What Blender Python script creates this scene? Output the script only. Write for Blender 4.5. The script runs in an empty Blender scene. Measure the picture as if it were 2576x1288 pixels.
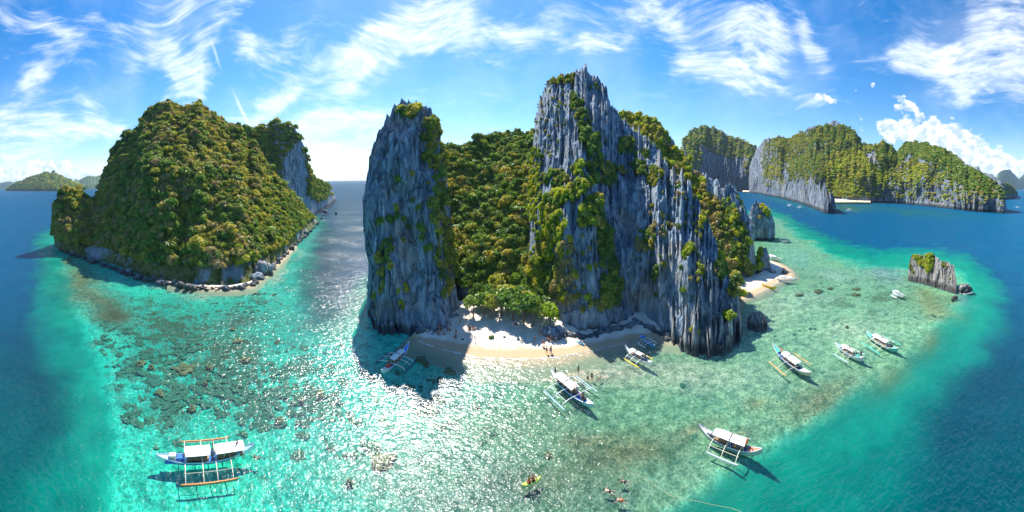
import bpy, bmesh, math, random
import numpy as np
from mathutils import Vector, Matrix, Euler

# ------------------------------------------------------------------ camera, world, sun, exposure
scene = bpy.context.scene
COL = scene.collection
FP = 820.0           # focal length in the 2576-wide measuring grid
CAM_H = 40.0
PITCH = math.radians(1.6)
HAZE = 3.4e-5
cd = bpy.data.cameras.new('camera')
cam = bpy.data.objects.new('camera', cd)
COL.objects.link(cam)
cd.type = 'PANO'
cd.panorama_type = 'CENTRAL_CYLINDRICAL'
cd.central_cylindrical_range_u_min = -math.pi / 2
cd.central_cylindrical_range_u_max = math.pi / 2
cd.central_cylindrical_range_v_min = -(1288 - 473) / FP
cd.central_cylindrical_range_v_max = 473 / FP
cd.central_cylindrical_radius = 1.0
cd.clip_start = 0.5
cd.clip_end = 60000
cam.location = (0, 0, CAM_H)
cam.rotation_euler = (math.pi / 2 - PITCH, 0, 0)
scene.camera = cam

SUN_AZ = math.radians(-19)      # left of straight ahead
SUN_EL = math.radians(52)
scene.view_settings.view_transform = 'Standard'
scene.view_settings.look = 'None'
scene.view_settings.gamma = 1
scene.view_settings.use_curve_mapping = False
scene.view_settings.exposure = 1.33
scene.cycles.max_bounces = 8
scene.cycles.transparent_max_bounces = 16
scene.cycles.diffuse_bounces = 3
scene.cycles.caustics_reflective = False
scene.cycles.caustics_refractive = False
scene.cycles.sample_clamp_indirect = 6

sun = bpy.data.objects.new('sun', bpy.data.lights.new('sun', 'SUN'))
COL.objects.link(sun)
sun.data.energy = 3.8
sun.data.angle = math.radians(0.5)
sun.data.color = (1.0, 0.95, 0.86)
sd = Vector((math.sin(SUN_AZ) * math.cos(SUN_EL), math.cos(SUN_AZ) * math.cos(SUN_EL), math.sin(SUN_EL)))
sun.rotation_euler = sd.to_track_quat('Z', 'Y').to_euler()


class NT:
    """small node helper"""
    def __init__(self, tree):
        self.t = tree
    def n(self, kind, **kw):
        nd = self.t.nodes.new(kind)
        for k, v in kw.items():
            if k.startswith('i_'):
                key = k[2:]
                key = int(key) if key.isdigit() else key.replace('_', ' ')
                self.set(nd.inputs[key], v)
            else:
                setattr(nd, k, v)
        return nd
    def set(self, sock, v):
        if isinstance(v, bpy.types.NodeSocket):
            self.t.links.new(v, sock)
        elif v is not None:
            if isinstance(v, (tuple, list)) and sock.type == 'RGBA' and len(v) == 3:
                v = (*v, 1)
            sock.default_value = v
    def math(self, op, a, b=None, c=None, clamp=False):
        nd = self.t.nodes.new('ShaderNodeMath'); nd.operation = op; nd.use_clamp = clamp
        self.set(nd.inputs[0], a)
        if b is not None: self.set(nd.inputs[1], b)
        if c is not None: self.set(nd.inputs[2], c)
        return nd.outputs[0]
    def vmath(self, op, a, b=None, s=None):
        nd = self.t.nodes.new('ShaderNodeVectorMath'); nd.operation = op
        self.set(nd.inputs[0], a)
        if b is not None: self.set(nd.inputs[1], b)
        if s is not None: self.set(nd.inputs['Scale'], s)
        return nd.outputs['Value'] if op in ('LENGTH', 'DOT_PRODUCT', 'DISTANCE') else nd.outputs[0]
    def mix(self, fac, a, b, mode='MIX'):
        nd = self.t.nodes.new('ShaderNodeMix'); nd.data_type = 'RGBA'; nd.blend_type = mode
        self.set(nd.inputs[0], fac); self.set(nd.inputs[6], a); self.set(nd.inputs[7], b)
        return nd.outputs[2]
    def noise(self, vec, scale, detail=3, rough=0.5, dist=0.0, out=0):
        nd = self.t.nodes.new('ShaderNodeTexNoise')
        self.set(nd.inputs['Vector'], vec); self.set(nd.inputs['Scale'], scale)
        nd.inputs['Detail'].default_value = detail; nd.inputs['Roughness'].default_value = rough
        nd.inputs['Distortion'].default_value = dist
        return nd.outputs[out]
    def voronoi(self, vec, scale, feature='F1', out=0):
        nd = self.t.nodes.new('ShaderNodeTexVoronoi'); nd.feature = feature
        self.set(nd.inputs['Vector'], vec); self.set(nd.inputs['Scale'], scale)
        return nd.outputs[out]
    def mapping(self, vec, loc=(0, 0, 0), rot=(0, 0, 0), scale=(1, 1, 1), kind='POINT'):
        nd = self.t.nodes.new('ShaderNodeMapping'); nd.vector_type = kind
        self.set(nd.inputs[0], vec)
        nd.inputs['Location'].default_value = loc; nd.inputs['Rotation'].default_value = rot
        nd.inputs['Scale'].default_value = scale
        return nd.outputs[0]
    def ramp(self, fac, stops, interp='LINEAR'):
        nd = self.t.nodes.new('ShaderNodeValToRGB'); self.set(nd.inputs[0], fac)
        cr = nd.color_ramp; cr.interpolation = interp
        while len(cr.elements) > 1: cr.elements.remove(cr.elements[-1])
        cr.elements[0].position = stops[0][0]; cr.elements[0].color = (*stops[0][1], 1)
        for p, c in stops[1:]:
            e = cr.elements.new(p); e.color = (*c, 1)
        return nd.outputs[0]
    def smooth(self, v, lo, hi, a=0.0, b=1.0):
        nd = self.t.nodes.new('ShaderNodeMapRange'); nd.interpolation_type = 'SMOOTHSTEP'
        self.set(nd.inputs[0], v); nd.inputs[1].default_value = lo; nd.inputs[2].default_value = hi
        nd.inputs[3].default_value = a; nd.inputs[4].default_value = b
        return nd.outputs[0]
    def sep(self, v):
        nd = self.t.nodes.new('ShaderNodeSeparateXYZ'); self.set(nd.inputs[0], v); return nd.outputs
    def comb(self, x, y, z):
        nd = self.t.nodes.new('ShaderNodeCombineXYZ')
        self.set(nd.inputs[0], x); self.set(nd.inputs[1], y); self.set(nd.inputs[2], z); return nd.outputs[0]


world = bpy.data.worlds.new('World')
scene.world = world
world.use_nodes = True
wt = world.node_tree
wt.nodes.clear()
W = NT(wt)
sky = W.n('ShaderNodeTexSky', sky_type='NISHITA', sun_disc=False)
sky.sun_elevation = SUN_EL
sky.sun_rotation = SUN_AZ
sky.air_density = 1.0
sky.dust_density = 0.25
sky.ozone_density = 2.2
hs = W.n('ShaderNodeHueSaturation')
hs.inputs['Hue'].default_value = 0.503
hs.inputs['Saturation'].default_value = 1.46
hs.inputs['Value'].default_value = 0.80
wt.links.new(sky.outputs[0], hs.inputs['Color'])
# directions as azimuth and tangent of elevation, in hundreds of grid units
tc = W.n('ShaderNodeTexCoord')
sx, sy, sz = W.sep(tc.outputs['Generated'])
hor = W.math('SQRT', W.math('ADD', W.math('MULTIPLY', sx, sx), W.math('MULTIPLY', sy, sy)))
az = W.math('ARCTAN2', sx, sy)
tel = W.math('DIVIDE', sz, W.math('MAXIMUM', hor, 0.05))
QX = W.math('ADD', W.math('MULTIPLY', az, FP / 100), 12.88)
QY = W.math('SUBTRACT', 4.52, W.math('MULTIPLY', tel, FP / 100))
Q = W.comb(QX, QY, 0.0)
wv = W.vmath('SUBTRACT', W.noise(Q, 0.55, 3, 0.55, 0, 1), (0.5, 0.5, 0.5))
Qw = W.vmath('ADD', Q, W.vmath('SCALE', wv, s=1.7))
wv2 = W.vmath('SUBTRACT', W.noise(Q, 2.2, 3, 0.6, 0, 1), (0.5, 0.5, 0.5))
wv3 = W.vmath('SUBTRACT', W.noise(Q, 0.42, 0.6, 0.4, 0, 1), (0.5, 0.5, 0.5))
Qb = W.vmath('ADD', Q, W.vmath('SCALE', wv3, s=2.2))
CIRRUS = [  # centre x, y, half length, half width, angle, strength  (hundreds of grid units)
 (8.3,2.75,2.2,.45,-52,.75),(9.6,1.35,1.9,.38,-24,1.0),(11.6,.95,2.4,.42,-6,1.0),(13.2,1.0,1.2,.35,5,.6),(10.9,.42,1.2,.42,-32,.85),(9.6,.75,.9,.3,-50,.5),
 (8.5,3.5,1.9,.45,-10,.62),(9.2,3.0,1.2,.25,-18,.65),(8.7,4.15,1.6,.35,0,.7),(7.2,2.2,1.3,.35,-45,.7),(6.6,2.75,.9,.3,-30,.55),
 (7.3,1.0,.7,.35,-30,.85),(4.7,.35,1.1,.35,-60,.6),(5.4,.8,1.5,.3,-58,.65),(6.4,1.15,.28,.28,0,1.0),(4.3,1.5,.9,.26,38,.8),(4.95,1.85,.35,.65,35,.9),(6.2,.35,.9,.25,-40,.5),
 (1.2,1.5,.5,.32,-20,.8),(.85,1.9,.3,.45,20,.7),(2.1,2.25,.5,.3,30,.7),(3.3,1.6,.5,.5,20,.5),(.7,3.0,1.5,.6,8,1.0),(2.35,3.05,.8,.28,0,.8),(3.0,3.35,.5,.22,0,.8),(.4,3.7,1.0,.2,-8,.6),
 (.6,.35,1.6,.4,18,.75),(1.7,.9,1.0,.35,40,.55),(3.0,.45,1.0,.28,12,.55),(5.3,2.9,.7,.3,-15,.45),
 (15.0,1.03,.85,.2,-3,.85),(16.8,.75,.4,.8,-25,.75),(16.2,.4,.6,.4,40,.5),(18.4,.35,1.0,.6,20,.75),(18.8,1.05,1.1,.6,8,.6),(20.25,.95,.22,.75,-28,.8),(19.3,1.3,.5,.5,60,.6),
 (17.6,1.6,.8,.4,0,.35),(19.0,2.05,1.9,.28,15,.85),(18.3,1.85,.8,.2,8,.5),(12.6,2.55,.7,.16,-4,.4),(12.2,1.7,1.2,.3,15,.4),(22.0,1.75,.6,.08,4,.4),
 (23.9,1.3,1.8,.45,3,1.0),(24.2,1.85,.5,.65,-30,1.1),(25.3,.9,1.0,.9,-35,.85),(22.9,1.2,.4,.45,-40,.55),(25.6,2.1,.5,.5,20,.5),(24.8,.3,.8,.4,-20,.5),
 (11.5,3.2,2.2,.5,0,.25),(13.5,-1.0,2.5,.7,15,.5),(6,-1.2,2.5,.6,-40,.5),(20,-1.2,3,.8,10,.5),
]
def blob_sum(items, src):
    acc = None
    for (cx, cy, a, b, ang, st) in items:
        m = W.mapping(src, (cx, cy, 0), (0, 0, math.radians(ang)), (a, b, 1), 'TEXTURE')
        d = W.vmath('DOT_PRODUCT', m, m)
        g = W.math('MULTIPLY', W.math('POWER', 2.718, W.math('MULTIPLY', d, -0.9)), st)
        acc = g if acc is None else W.math('ADD', acc, g)
    return acc
cm = W.math('MINIMUM', blob_sum(CIRRUS, Qw), 1.0)
# wind-drawn streaks; their lie turns slowly across the sky
sA = W.noise(W.mapping(Qb, rot=(0, 0, math.radians(52)), scale=(.45, 2.3, 1)), 1.3, 8, 0.62)
sB = W.noise(W.mapping(Qb, loc=(3, 1, 0), rot=(0, 0, math.radians(10)), scale=(.45, 2.2, 1)), 1.25, 8, 0.62)
tw = W.smooth(W.math('ADD', QX, W.math('MULTIPLY', QY, 1.5)), 10.0, 16.0)
streak = W.math('ADD', W.math('MULTIPLY', sA, W.math('SUBTRACT', 1.0, tw)), W.math('MULTIPLY', sB, tw))
fine = W.noise(W.mapping(Qb, rot=(0, 0, math.radians(35)), scale=(.7, 2.6, 1)), 3.0, 8, 0.68)
cir = W.math('ADD', W.math('MULTIPLY', streak, 1.5), W.math('MULTIPLY', fine, 1.1))
cir = W.math('ADD', cir, W.math('MULTIPLY', cm, 0.78))
cirrus = W.math('ADD', W.smooth(cir, 1.42, 2.62), W.math('MULTIPLY', W.smooth(W.noise(Q, .35, 4, .6), .42, .7), .16), clamp=True)
cirrus = W.math('MULTIPLY', cirrus, W.smooth(tel, 0.0, 0.05, 0.8, 1.0))
# aircraft trail, broken in two
TRAIL = [(6.12, 2.72, .34, .035, 66, 1.3), (5.5, 1.32, .28, .03, 72, .9)]
tm = blob_sum(TRAIL, W.vmath('ADD', Q, W.vmath('SCALE', wv2, s=0.06)))
cirrus = W.math('MINIMUM', W.math('ADD', cirrus, W.math('MULTIPLY', tm, .5)), 1.0)
CUM = [(.3,4.38,.7,.25,0,.9),(1.3,4.05,.42,.33,0,1.1),(1.0,4.3,.7,.22,0,.9),(2.1,4.3,1.0,.24,0,.9),(.2,4.1,.4,.12,0,.5),(.85,3.9,.15,.08,0,.7),
 (23.0,3.3,.5,.4,25,.85),(24.0,3.35,.9,.42,28,1.15),(24.6,3.75,1.2,.32,12,1.05),(25.6,4.05,1.0,.25,5,1.0),(22.2,3.1,.3,.3,0,.6),(21.6,3.0,.15,.3,0,.55),
 (22.7,2.5,.4,.2,28,.85),(20.65,2.4,.4,.12,22,.95),(24.9,2.15,.2,.14,20,.8),(21.9,2.05,.14,.1,0,.7),(21.5,2.15,.1,.1,0,.5),(22.4,3.2,.25,.25,0,.6),
 (-6,4.0,3,.5,0,.7),(31,3.9,3,.6,0,.8),(35,3.7,3,.7,0,.8)]
Qc = W.vmath('ADD', Q, W.vmath('SCALE', wv2, s=0.32))
pm = W.math('MINIMUM', blob_sum(CUM, Qc), 1.1)
puff = W.noise(Q, 4.2, 7, 0.58)
cum = W.smooth(W.math('ADD', W.math('MULTIPLY', pm, 0.6), W.math('MULTIPLY', puff, 1.35)), 0.98, 1.24)
cshade = W.smooth(W.noise(W.vmath('ADD', Q, (0.05, 0.10, 0)), 4.2, 7, 0.6), .38, .6)
ccol = W.mix(cshade, (2.9, 3.6, 4.7), (5.7, 5.8, 5.9))
base = W.mix(W.math('MULTIPLY', cirrus, 0.9), hs.outputs[0], (5.6, 5.9, 6.3))
base = W.mix(W.math('MULTIPLY', cum, 0.95), base, ccol)
bg = W.n('ShaderNodeBackground', i_Strength=0.095)
wt.links.new(base, bg.inputs['Color'])
wo = W.n('ShaderNodeOutputWorld')
wt.links.new(bg.outputs[0], wo.inputs[0])

# ------------------------------------------------------------------ geometry of the place
CP, SP = math.cos(PITCH), math.sin(PITCH)
def ray(x, y):
    x = np.asarray(x, float); y = np.asarray(y, float)
    th = (x - 1288) / FP; up = (473 - y) / FP
    f = np.cos(th)
    return np.stack([np.sin(th), f * CP + up * SP, up * CP - f * SP], -1)
def G(x, y, z=0.0):
    """point of the level z seen in direction x, y"""
    d = ray(x, y); t = (z - CAM_H) / d[..., 2]
    return np.stack([d[..., 0] * t, d[..., 1] * t, np.full_like(t, z)], -1)
def P(x, y, R):
    d = ray(x, y); h = np.hypot(d[..., 0], d[..., 1]); t = R / h
    return np.stack([d[..., 0] * t, d[..., 1] * t, CAM_H + d[..., 2] * t], -1)
def proj(p):
    p = np.asarray(p, float)
    X = p[..., 0]; Y = p[..., 1]; Z = p[..., 2] - CAM_H
    f = Y * CP - Z * SP; u = Y * SP + Z * CP
    h = np.hypot(X, f)
    return 1288 + FP * np.arctan2(X, f), 473 - FP * u / np.maximum(h, 1e-6)

def _hash(ix, iy, iz, seed):
    h = (ix.astype(np.int64) * 374761393 + iy.astype(np.int64) * 668265263 + iz.astype(np.int64) * 2147483647 + seed * 1274126177) & 0xFFFFFFFF
    h = ((h ^ (h >> 13)) * 1274126177) & 0xFFFFFFFF
    h = ((h ^ (h >> 16)) * 2246822519) & 0xFFFFFFFF
    return ((h ^ (h >> 15)) & 0xFFFF) / 65535.0
def vnoise(x, y, z=None, seed=0):
    x = np.asarray(x, float); y = np.asarray(y, float)
    z = np.zeros_like(x) if z is None else np.asarray(z, float)
    x, y, z = np.broadcast_arrays(x, y, z)
    ix, iy, iz = np.floor(x), np.floor(y), np.floor(z)
    fx, fy, fz = x - ix, y - iy, z - iz
    fx = fx * fx * (3 - 2 * fx); fy = fy * fy * (3 - 2 * fy); fz = fz * fz * (3 - 2 * fz)
    r = 0
    for dx in (0, 1):
        for dy in (0, 1):
            for dz in (0, 1):
                w = (fx if dx else 1 - fx) * (fy if dy else 1 - fy) * (fz if dz else 1 - fz)
                r = r + w * _hash(ix + dx, iy + dy, iz + dz, seed)
    return r * 2 - 1
def fbm(x, y, z=None, o=4, seed=0, gain=.5):
    r = 0; a = 1; s = 1; tot = 0
    for k in range(o):
        r = r + a * vnoise(x * s, y * s, None if z is None else z * s, seed + k * 17); tot += a; a *= gain; s *= 2.03
    return r / tot
def ridged(x, y, z=None, o=3, seed=0, gain=.5):
    r = 0; a = 1; s = 1; tot = 0
    for k in range(o):
        r = r + a * (1 - np.abs(vnoise(x * s, y * s, None if z is None else z * s, seed + k * 31)) * 2); tot += a; a *= gain; s *= 2.1
    return r / tot
def sstep(v, lo, hi):
    t = np.clip((v - lo) / (hi - lo), 0, 1); return t * t * (3 - 2 * t)

# ------------------------------------------------------------------ object helpers
def tag(o, label=None, cat=None, group=None, kind=None):
    if label: o['label'] = label
    if cat: o['category'] = cat
    if group: o['group'] = group
    if kind: o['kind'] = kind
    return o
def link(name, me, parent=None, mat=None, loc=None):
    o = bpy.data.objects.new(name, me)
    COL.objects.link(o)
    if parent is not None: o.parent = parent
    if mat is not None and me is not None and len(me.materials) == 0: me.materials.append(mat)
    if loc is not None: o.location = loc
    return o
def empty(name, loc=(0, 0, 0), rz=0.0):
    o = bpy.data.objects.new(name, None); COL.objects.link(o)
    o.empty_display_size = .5
    o.location = loc; o.rotation_euler = (0, 0, rz); return o
def copy_tree(o, parent=None):
    c = o.copy(); COL.objects.link(c)
    if parent is not None: c.parent = parent
    for ch in list(o.children): copy_tree(ch, c)
    return c
def np_mesh(name, V, F, smooth=False):
    """V (n,3), F (m,4) or (m,3) arrays"""
    me = bpy.data.meshes.new(name)
    V = np.ascontiguousarray(V, dtype=np.float32); F = np.ascontiguousarray(F, dtype=np.int32)
    k = F.shape[1]
    me.vertices.add(len(V)); me.vertices.foreach_set('co', V.ravel())
    me.loops.add(F.size); me.loops.foreach_set('vertex_index', F.ravel())
    me.polygons.add(len(F))
    me.polygons.foreach_set('loop_start', np.arange(0, F.size, k, dtype=np.int32))
    me.polygons.foreach_set('loop_total', np.full(len(F), k, dtype=np.int32))
    if smooth: me.polygons.foreach_set('use_smooth', np.ones(len(F), dtype=bool))
    me.update(calc_edges=True)
    return me
def grid_faces(nu, nv, wrap=False, off=0):
    i = np.arange(nu if wrap else nu - 1); j = np.arange(nv - 1)
    I, J = np.meshgrid(i, j, indexing='ij')
    a = I * nv + J; b = ((I + 1) % nu) * nv + J
    return np.stack([a, b, b + 1, a + 1], -1).reshape(-1, 4) + off
class MB:
    """collects shapes into one mesh"""
    def __init__(self): self.v = []; self.f = []; self.n = 0
    def add(self, V, F):
        self.v.extend([tuple(map(float, p)) for p in V]); self.f.extend([tuple(int(a) + self.n for a in q) for q in F]); self.n = len(self.v)
    def box(self, c, s, rz=0.0, taper=1.0):
        hx, hy, hz = s[0] / 2, s[1] / 2, s[2] / 2
        V = []
        for z, k in ((-hz, 1), (hz, taper)):
            for x, y in ((-hx, -hy), (hx, -hy), (hx, hy), (-hx, hy)):
                x *= k; y *= k
                V.append((c[0] + x * math.cos(rz) - y * math.sin(rz), c[1] + x * math.sin(rz) + y * math.cos(rz), c[2] + z))
        self.add(V, [(3, 2, 1, 0), (4, 5, 6, 7), (0, 1, 5, 4), (1, 2, 6, 5), (2, 3, 7, 6), (3, 0, 4, 7)])
    def tube(self, pts, r, n=6):
        pts = [Vector(p) for p in pts]
        rs = r if isinstance(r, (list, tuple)) else [r] * len(pts)
        V = []; F = []
        for k, p in enumerate(pts):
            d = (pts[min(k + 1, len(pts) - 1)] - pts[max(k - 1, 0)]).normalized()
            a = d.cross(Vector((0, 0, 1)))
            if a.length < 1e-3: a = d.cross(Vector((1, 0, 0)))
            a.normalize(); b = d.cross(a)
            for q in range(n):
                t = 2 * math.pi * q / n
                V.append(p + (a * math.cos(t) + b * math.sin(t)) * rs[k])
        for k in range(len(pts) - 1):
            for q in range(n):
                F.append((k * n + q, k * n + (q + 1) % n, (k + 1) * n + (q + 1) % n, (k + 1) * n + q))
        F.append(tuple(range(n - 1, -1, -1))); F.append(tuple((len(pts) - 1) * n + q for q in range(n)))
        self.add(V, F)
    def ball(self, c, r, n=8, m=5, sq=(1, 1, 1)):
        V = [(c[0], c[1], c[2] - r * sq[2])]
        for i in range(1, m):
            ph = -math.pi / 2 + math.pi * i / m
            for q in range(n):
                t = 2 * math.pi * q / n
                V.append((c[0] + r * sq[0] * math.cos(ph) * math.cos(t), c[1] + r * sq[1] * math.cos(ph) * math.sin(t), c[2] + r * sq[2] * math.sin(ph)))
        V.append((c[0], c[1], c[2] + r * sq[2])); top = len(V) - 1
        F = [(0, 1 + (q + 1) % n, 1 + q) for q in range(n)]
        for i in range(m - 2):
            for q in range(n):
                a = 1 + i * n + q; b = 1 + i * n + (q + 1) % n
                F.append((a, b, b + n, a + n))
        F += [(top, 1 + (m - 2) * n + q, 1 + (m - 2) * n + (q + 1) % n) for q in range(n)]
        self.add(V, F)
    def mesh(self, name, smooth=False):
        me = bpy.data.meshes.new(name); me.from_pydata(self.v, [], self.f); me.update()
        if smooth:
            for p in me.polygons: p.use_smooth = True
        return me
    def build(self, name, mat, parent=None, smooth=False):
        me = self.mesh(name, smooth); return link(name, me, parent, mat)

# ------------------------------------------------------------------ materials
def new_mat(name):
    m = bpy.data.materials.new(name); m.use_nodes = True; m.node_tree.nodes.clear()
    return m, NT(m.node_tree)
def out(N, sh):
    o = N.n('ShaderNodeOutputMaterial'); N.t.links.new(sh, o.inputs[0]); return o
def simple(name, col, rough=.6, var=.12, scale=3.0, spec=.3, bump=0.0):
    m, N = new_mat(name)
    tcn = N.n('ShaderNodeTexCoord').outputs['Object']
    nz = N.noise(tcn, scale, 4, .6)
    c = N.mix(nz, tuple(max(0, v * (1 - var)) for v in col), tuple(min(1, v * (1 + var)) for v in col))
    b = N.n('ShaderNodeBsdfPrincipled', i_Base_Color=c, i_Roughness=rough)
    b.inputs['Specular IOR Level'].default_value = spec
    if bump:
        bn = N.n('ShaderNodeBump', i_Strength=bump, i_Height=nz); N.t.links.new(bn.outputs[0], b.inputs['Normal'])
    out(N, b.outputs[0]); return m
def rock_mat(name, dark, light, warm, moss=.25, s=1.0, bump=1.0):
    m, N = new_mat(name)
    pos = N.n('ShaderNodeNewGeometry').outputs['Position']
    st = N.mapping(pos, scale=(.42 * s, .42 * s, .085 * s))
    st = N.vmath('ADD', st, N.vmath('SCALE', N.noise(pos, .12 * s, 3, .5, 0, 1), s=.55))
    n1 = N.noise(st, 1.0, 8, .66)
    n2 = N.noise(N.mapping(pos, scale=(1.5 * s, 1.5 * s, .42 * s)), 1.0, 6, .7)
    n3 = N.noise(pos, .06 * s, 5, .6)
    c = N.mix(N.smooth(n1, .34, .64), dark, light)
    c = N.mix(N.smooth(n2, .3, .7), N.mix(.55, c, (dark[0] * .6, dark[1] * .6, dark[2] * .6)), c)
    c = N.mix(N.math('MULTIPLY', N.smooth(n3, .52, .7), .55), c, warm)
    pale = N.smooth(N.noise(N.mapping(pos, scale=(.2 * s, .2 * s, .035 * s), loc=(5, 9, 2)), 1.0, 6, .7), .56, .72)
    crack = N.voronoi(N.vmath('ADD', N.mapping(pos, scale=(.16 * s, .16 * s, .05 * s)), N.vmath('SCALE', N.noise(pos, .3 * s, 3, .6, 0, 1), s=.5)), 1.0, 'DISTANCE_TO_EDGE')
    c = N.mix(N.smooth(crack, .0, .03, .4, 0.0), c, (.03, .035, .04))
    c = N.mix(N.math('MULTIPLY', pale, .5), c, tuple(min(.6, v * 1.5) for v in light))
    blk = N.smooth(N.noise(N.mapping(pos, scale=(.5 * s, .5 * s, .05 * s), loc=(3, 3, 3)), 1.0, 4, .6), .56, .66)
    c = N.mix(N.math('MULTIPLY', blk, .45), c, (.05, .055, .065))
    rst = N.smooth(N.noise(N.mapping(pos, scale=(.25 * s, .25 * s, .06 * s), loc=(13, 3, 7)), 1.0, 5, .65), .62, .7)
    c = N.mix(N.math('MULTIPLY', rst, .5), c, warm)
    mo = N.smooth(N.noise(pos, .22 * s, 6, .68), .58 - moss * .2, .72)
    c = N.mix(N.math('MULTIPLY', mo, moss), c, (.07, .085, .03))
    # stained, notched band just above the tide
    z = N.sep(pos)[2]
    foot = N.math('MULTIPLY', N.smooth(z, 1.5, 13.0, 1.0, 0.0), N.smooth(N.noise(pos, .11 * s, 4, .6), .5, .62))
    c = N.mix(N.math('MULTIPLY', foot, .42), c, warm)
    wet = N.smooth(z, .3, 2.2, .75, 0.0)
    c = N.mix(wet, c, (.035, .035, .033))
    h = N.math('ADD', N.math('ADD', N.math('MULTIPLY', n1, 1.9), N.math('MULTIPLY', n2, .7)), N.smooth(crack, 0, .06))
    bn = N.n('ShaderNodeBump', i_Strength=.9 * bump, i_Distance=1.1 / s, i_Height=h)
    b = N.n('ShaderNodeBsdfPrincipled', i_Base_Color=c, i_Roughness=.88, i_Normal=bn.outputs[0])
    b.inputs['Specular IOR Level'].default_value = .2
    out(N, b.outputs[0]); return m
M = {}
M['rock'] = rock_mat('limestone', (.15, .22, .30), (.50, .60, .70), (.50, .40, .30))
M['rock_grey'] = rock_mat('grey_limestone', (.18, .20, .23), (.58, .60, .64), (.46, .39, .32), moss=.2, s=.9)
M['rock_near'] = rock_mat('pale_limestone', (.12, .12, .125), (.45, .44, .44), (.36, .33, .29), moss=.1, s=1.5)
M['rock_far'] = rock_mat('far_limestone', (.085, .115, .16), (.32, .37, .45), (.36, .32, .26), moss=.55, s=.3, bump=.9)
def under_mat(name, a, b_, rockc=(.11, .13, .15), rk=.35, s=1.0):
    m, N = new_mat(name)
    pos = N.n('ShaderNodeNewGeometry').outputs['Position']
    n = N.noise(pos, .35 * s, 6, .65)
    c = N.mix(N.smooth(n, .35, .65), a, b_)
    st = N.noise(N.mapping(pos, scale=(.3 * s, .3 * s, .06 * s)), 1.0, 6, .65)
    c = N.mix(N.math('MULTIPLY', N.smooth(N.noise(pos, .09 * s, 4, .6), .5, .6), rk * 2, clamp=True), c, N.mix(st, rockc, tuple(v * 2.2 for v in rockc)))
    bn = N.n('ShaderNodeBump', i_Strength=1.0, i_Distance=1.2 / s, i_Height=N.math('ADD', n, st))
    b = N.n('ShaderNodeBsdfPrincipled', i_Base_Color=c, i_Roughness=.95, i_Normal=bn.outputs[0])
    b.inputs['Specular IOR Level'].default_value = .1
    out(N, b.outputs[0]); return m
M['under'] = under_mat('forest_floor', (.09, .12, .03), (.24, .22, .09), rockc=(.17, .2, .22), rk=.5)
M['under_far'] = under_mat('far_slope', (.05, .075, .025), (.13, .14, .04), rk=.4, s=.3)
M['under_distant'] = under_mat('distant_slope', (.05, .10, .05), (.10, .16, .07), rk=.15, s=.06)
def leaf_mat(name, stops, trans=.42):
    m, N = new_mat(name)
    oi = N.n('ShaderNodeObjectInfo')
    pos = N.n('ShaderNodeNewGeometry').outputs['Position']
    c = N.ramp(oi.outputs['Random'], stops)
    n = N.noise(pos, .9, 3, .6)
    c = N.mix(N.smooth(n, .3, .7), N.mix(1.0, c, (.72, .76, .65), 'MULTIPLY'), N.mix(1.0, c, (1.3, 1.22, 1.05), 'MULTIPLY'))
    d = N.n('ShaderNodeBsdfDiffuse', i_Color=c)
    t = N.n('ShaderNodeBsdfTranslucent', i_Color=N.mix(1.0, c, (1.5, 1.35, .6), 'MULTIPLY'))
    g = N.n('ShaderNodeBsdfGlossy', i_Color=(1, 1, 1, 1), i_Roughness=.45)
    mx = N.n('ShaderNodeMixShader', i_Fac=trans); N.t.links.new(d.outputs[0], mx.inputs[1]); N.t.links.new(t.outputs[0], mx.inputs[2])
    m2 = N.n('ShaderNodeMixShader', i_Fac=.035); N.t.links.new(mx.outputs[0], m2.inputs[1]); N.t.links.new(g.outputs[0], m2.inputs[2])
    out(N, m2.outputs[0]); return m
M['leaf_green'] = leaf_mat('green_leaves', [(0, (0.090, 0.180, 0.038)), (.35, (0.135, 0.270, 0.045)), (.7, (0.225, 0.360, 0.060)), (1, (0.180, 0.240, 0.060))])
M['leaf_olive'] = leaf_mat('olive_leaves', [(0, (0.240, 0.315, 0.053)), (.4, (0.375, 0.405, 0.068)), (.75, (0.465, 0.420, 0.090)), (1, (0.300, 0.330, 0.075))])
M['leaf_lime'] = leaf_mat('lime_leaves', [(0, (0.275, 0.413, 0.025)), (.5, (0.400, 0.500, 0.031)), (1, (0.525, 0.525, 0.037))], .45)
M['leaf_dry'] = leaf_mat('dry_leaves', [(0, (.33, .28, .13)), (.4, (.42, .37, .14)), (.7, (.38, .30, .18)), (1, (.30, .29, .10))], .3)
M['bark'] = simple('bark', (.16, .12, .085), .9, .4, 2.0)
M['bark_pale'] = simple('pale_bark', (.3, .26, .22), .9, .3, 2.0)

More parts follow.
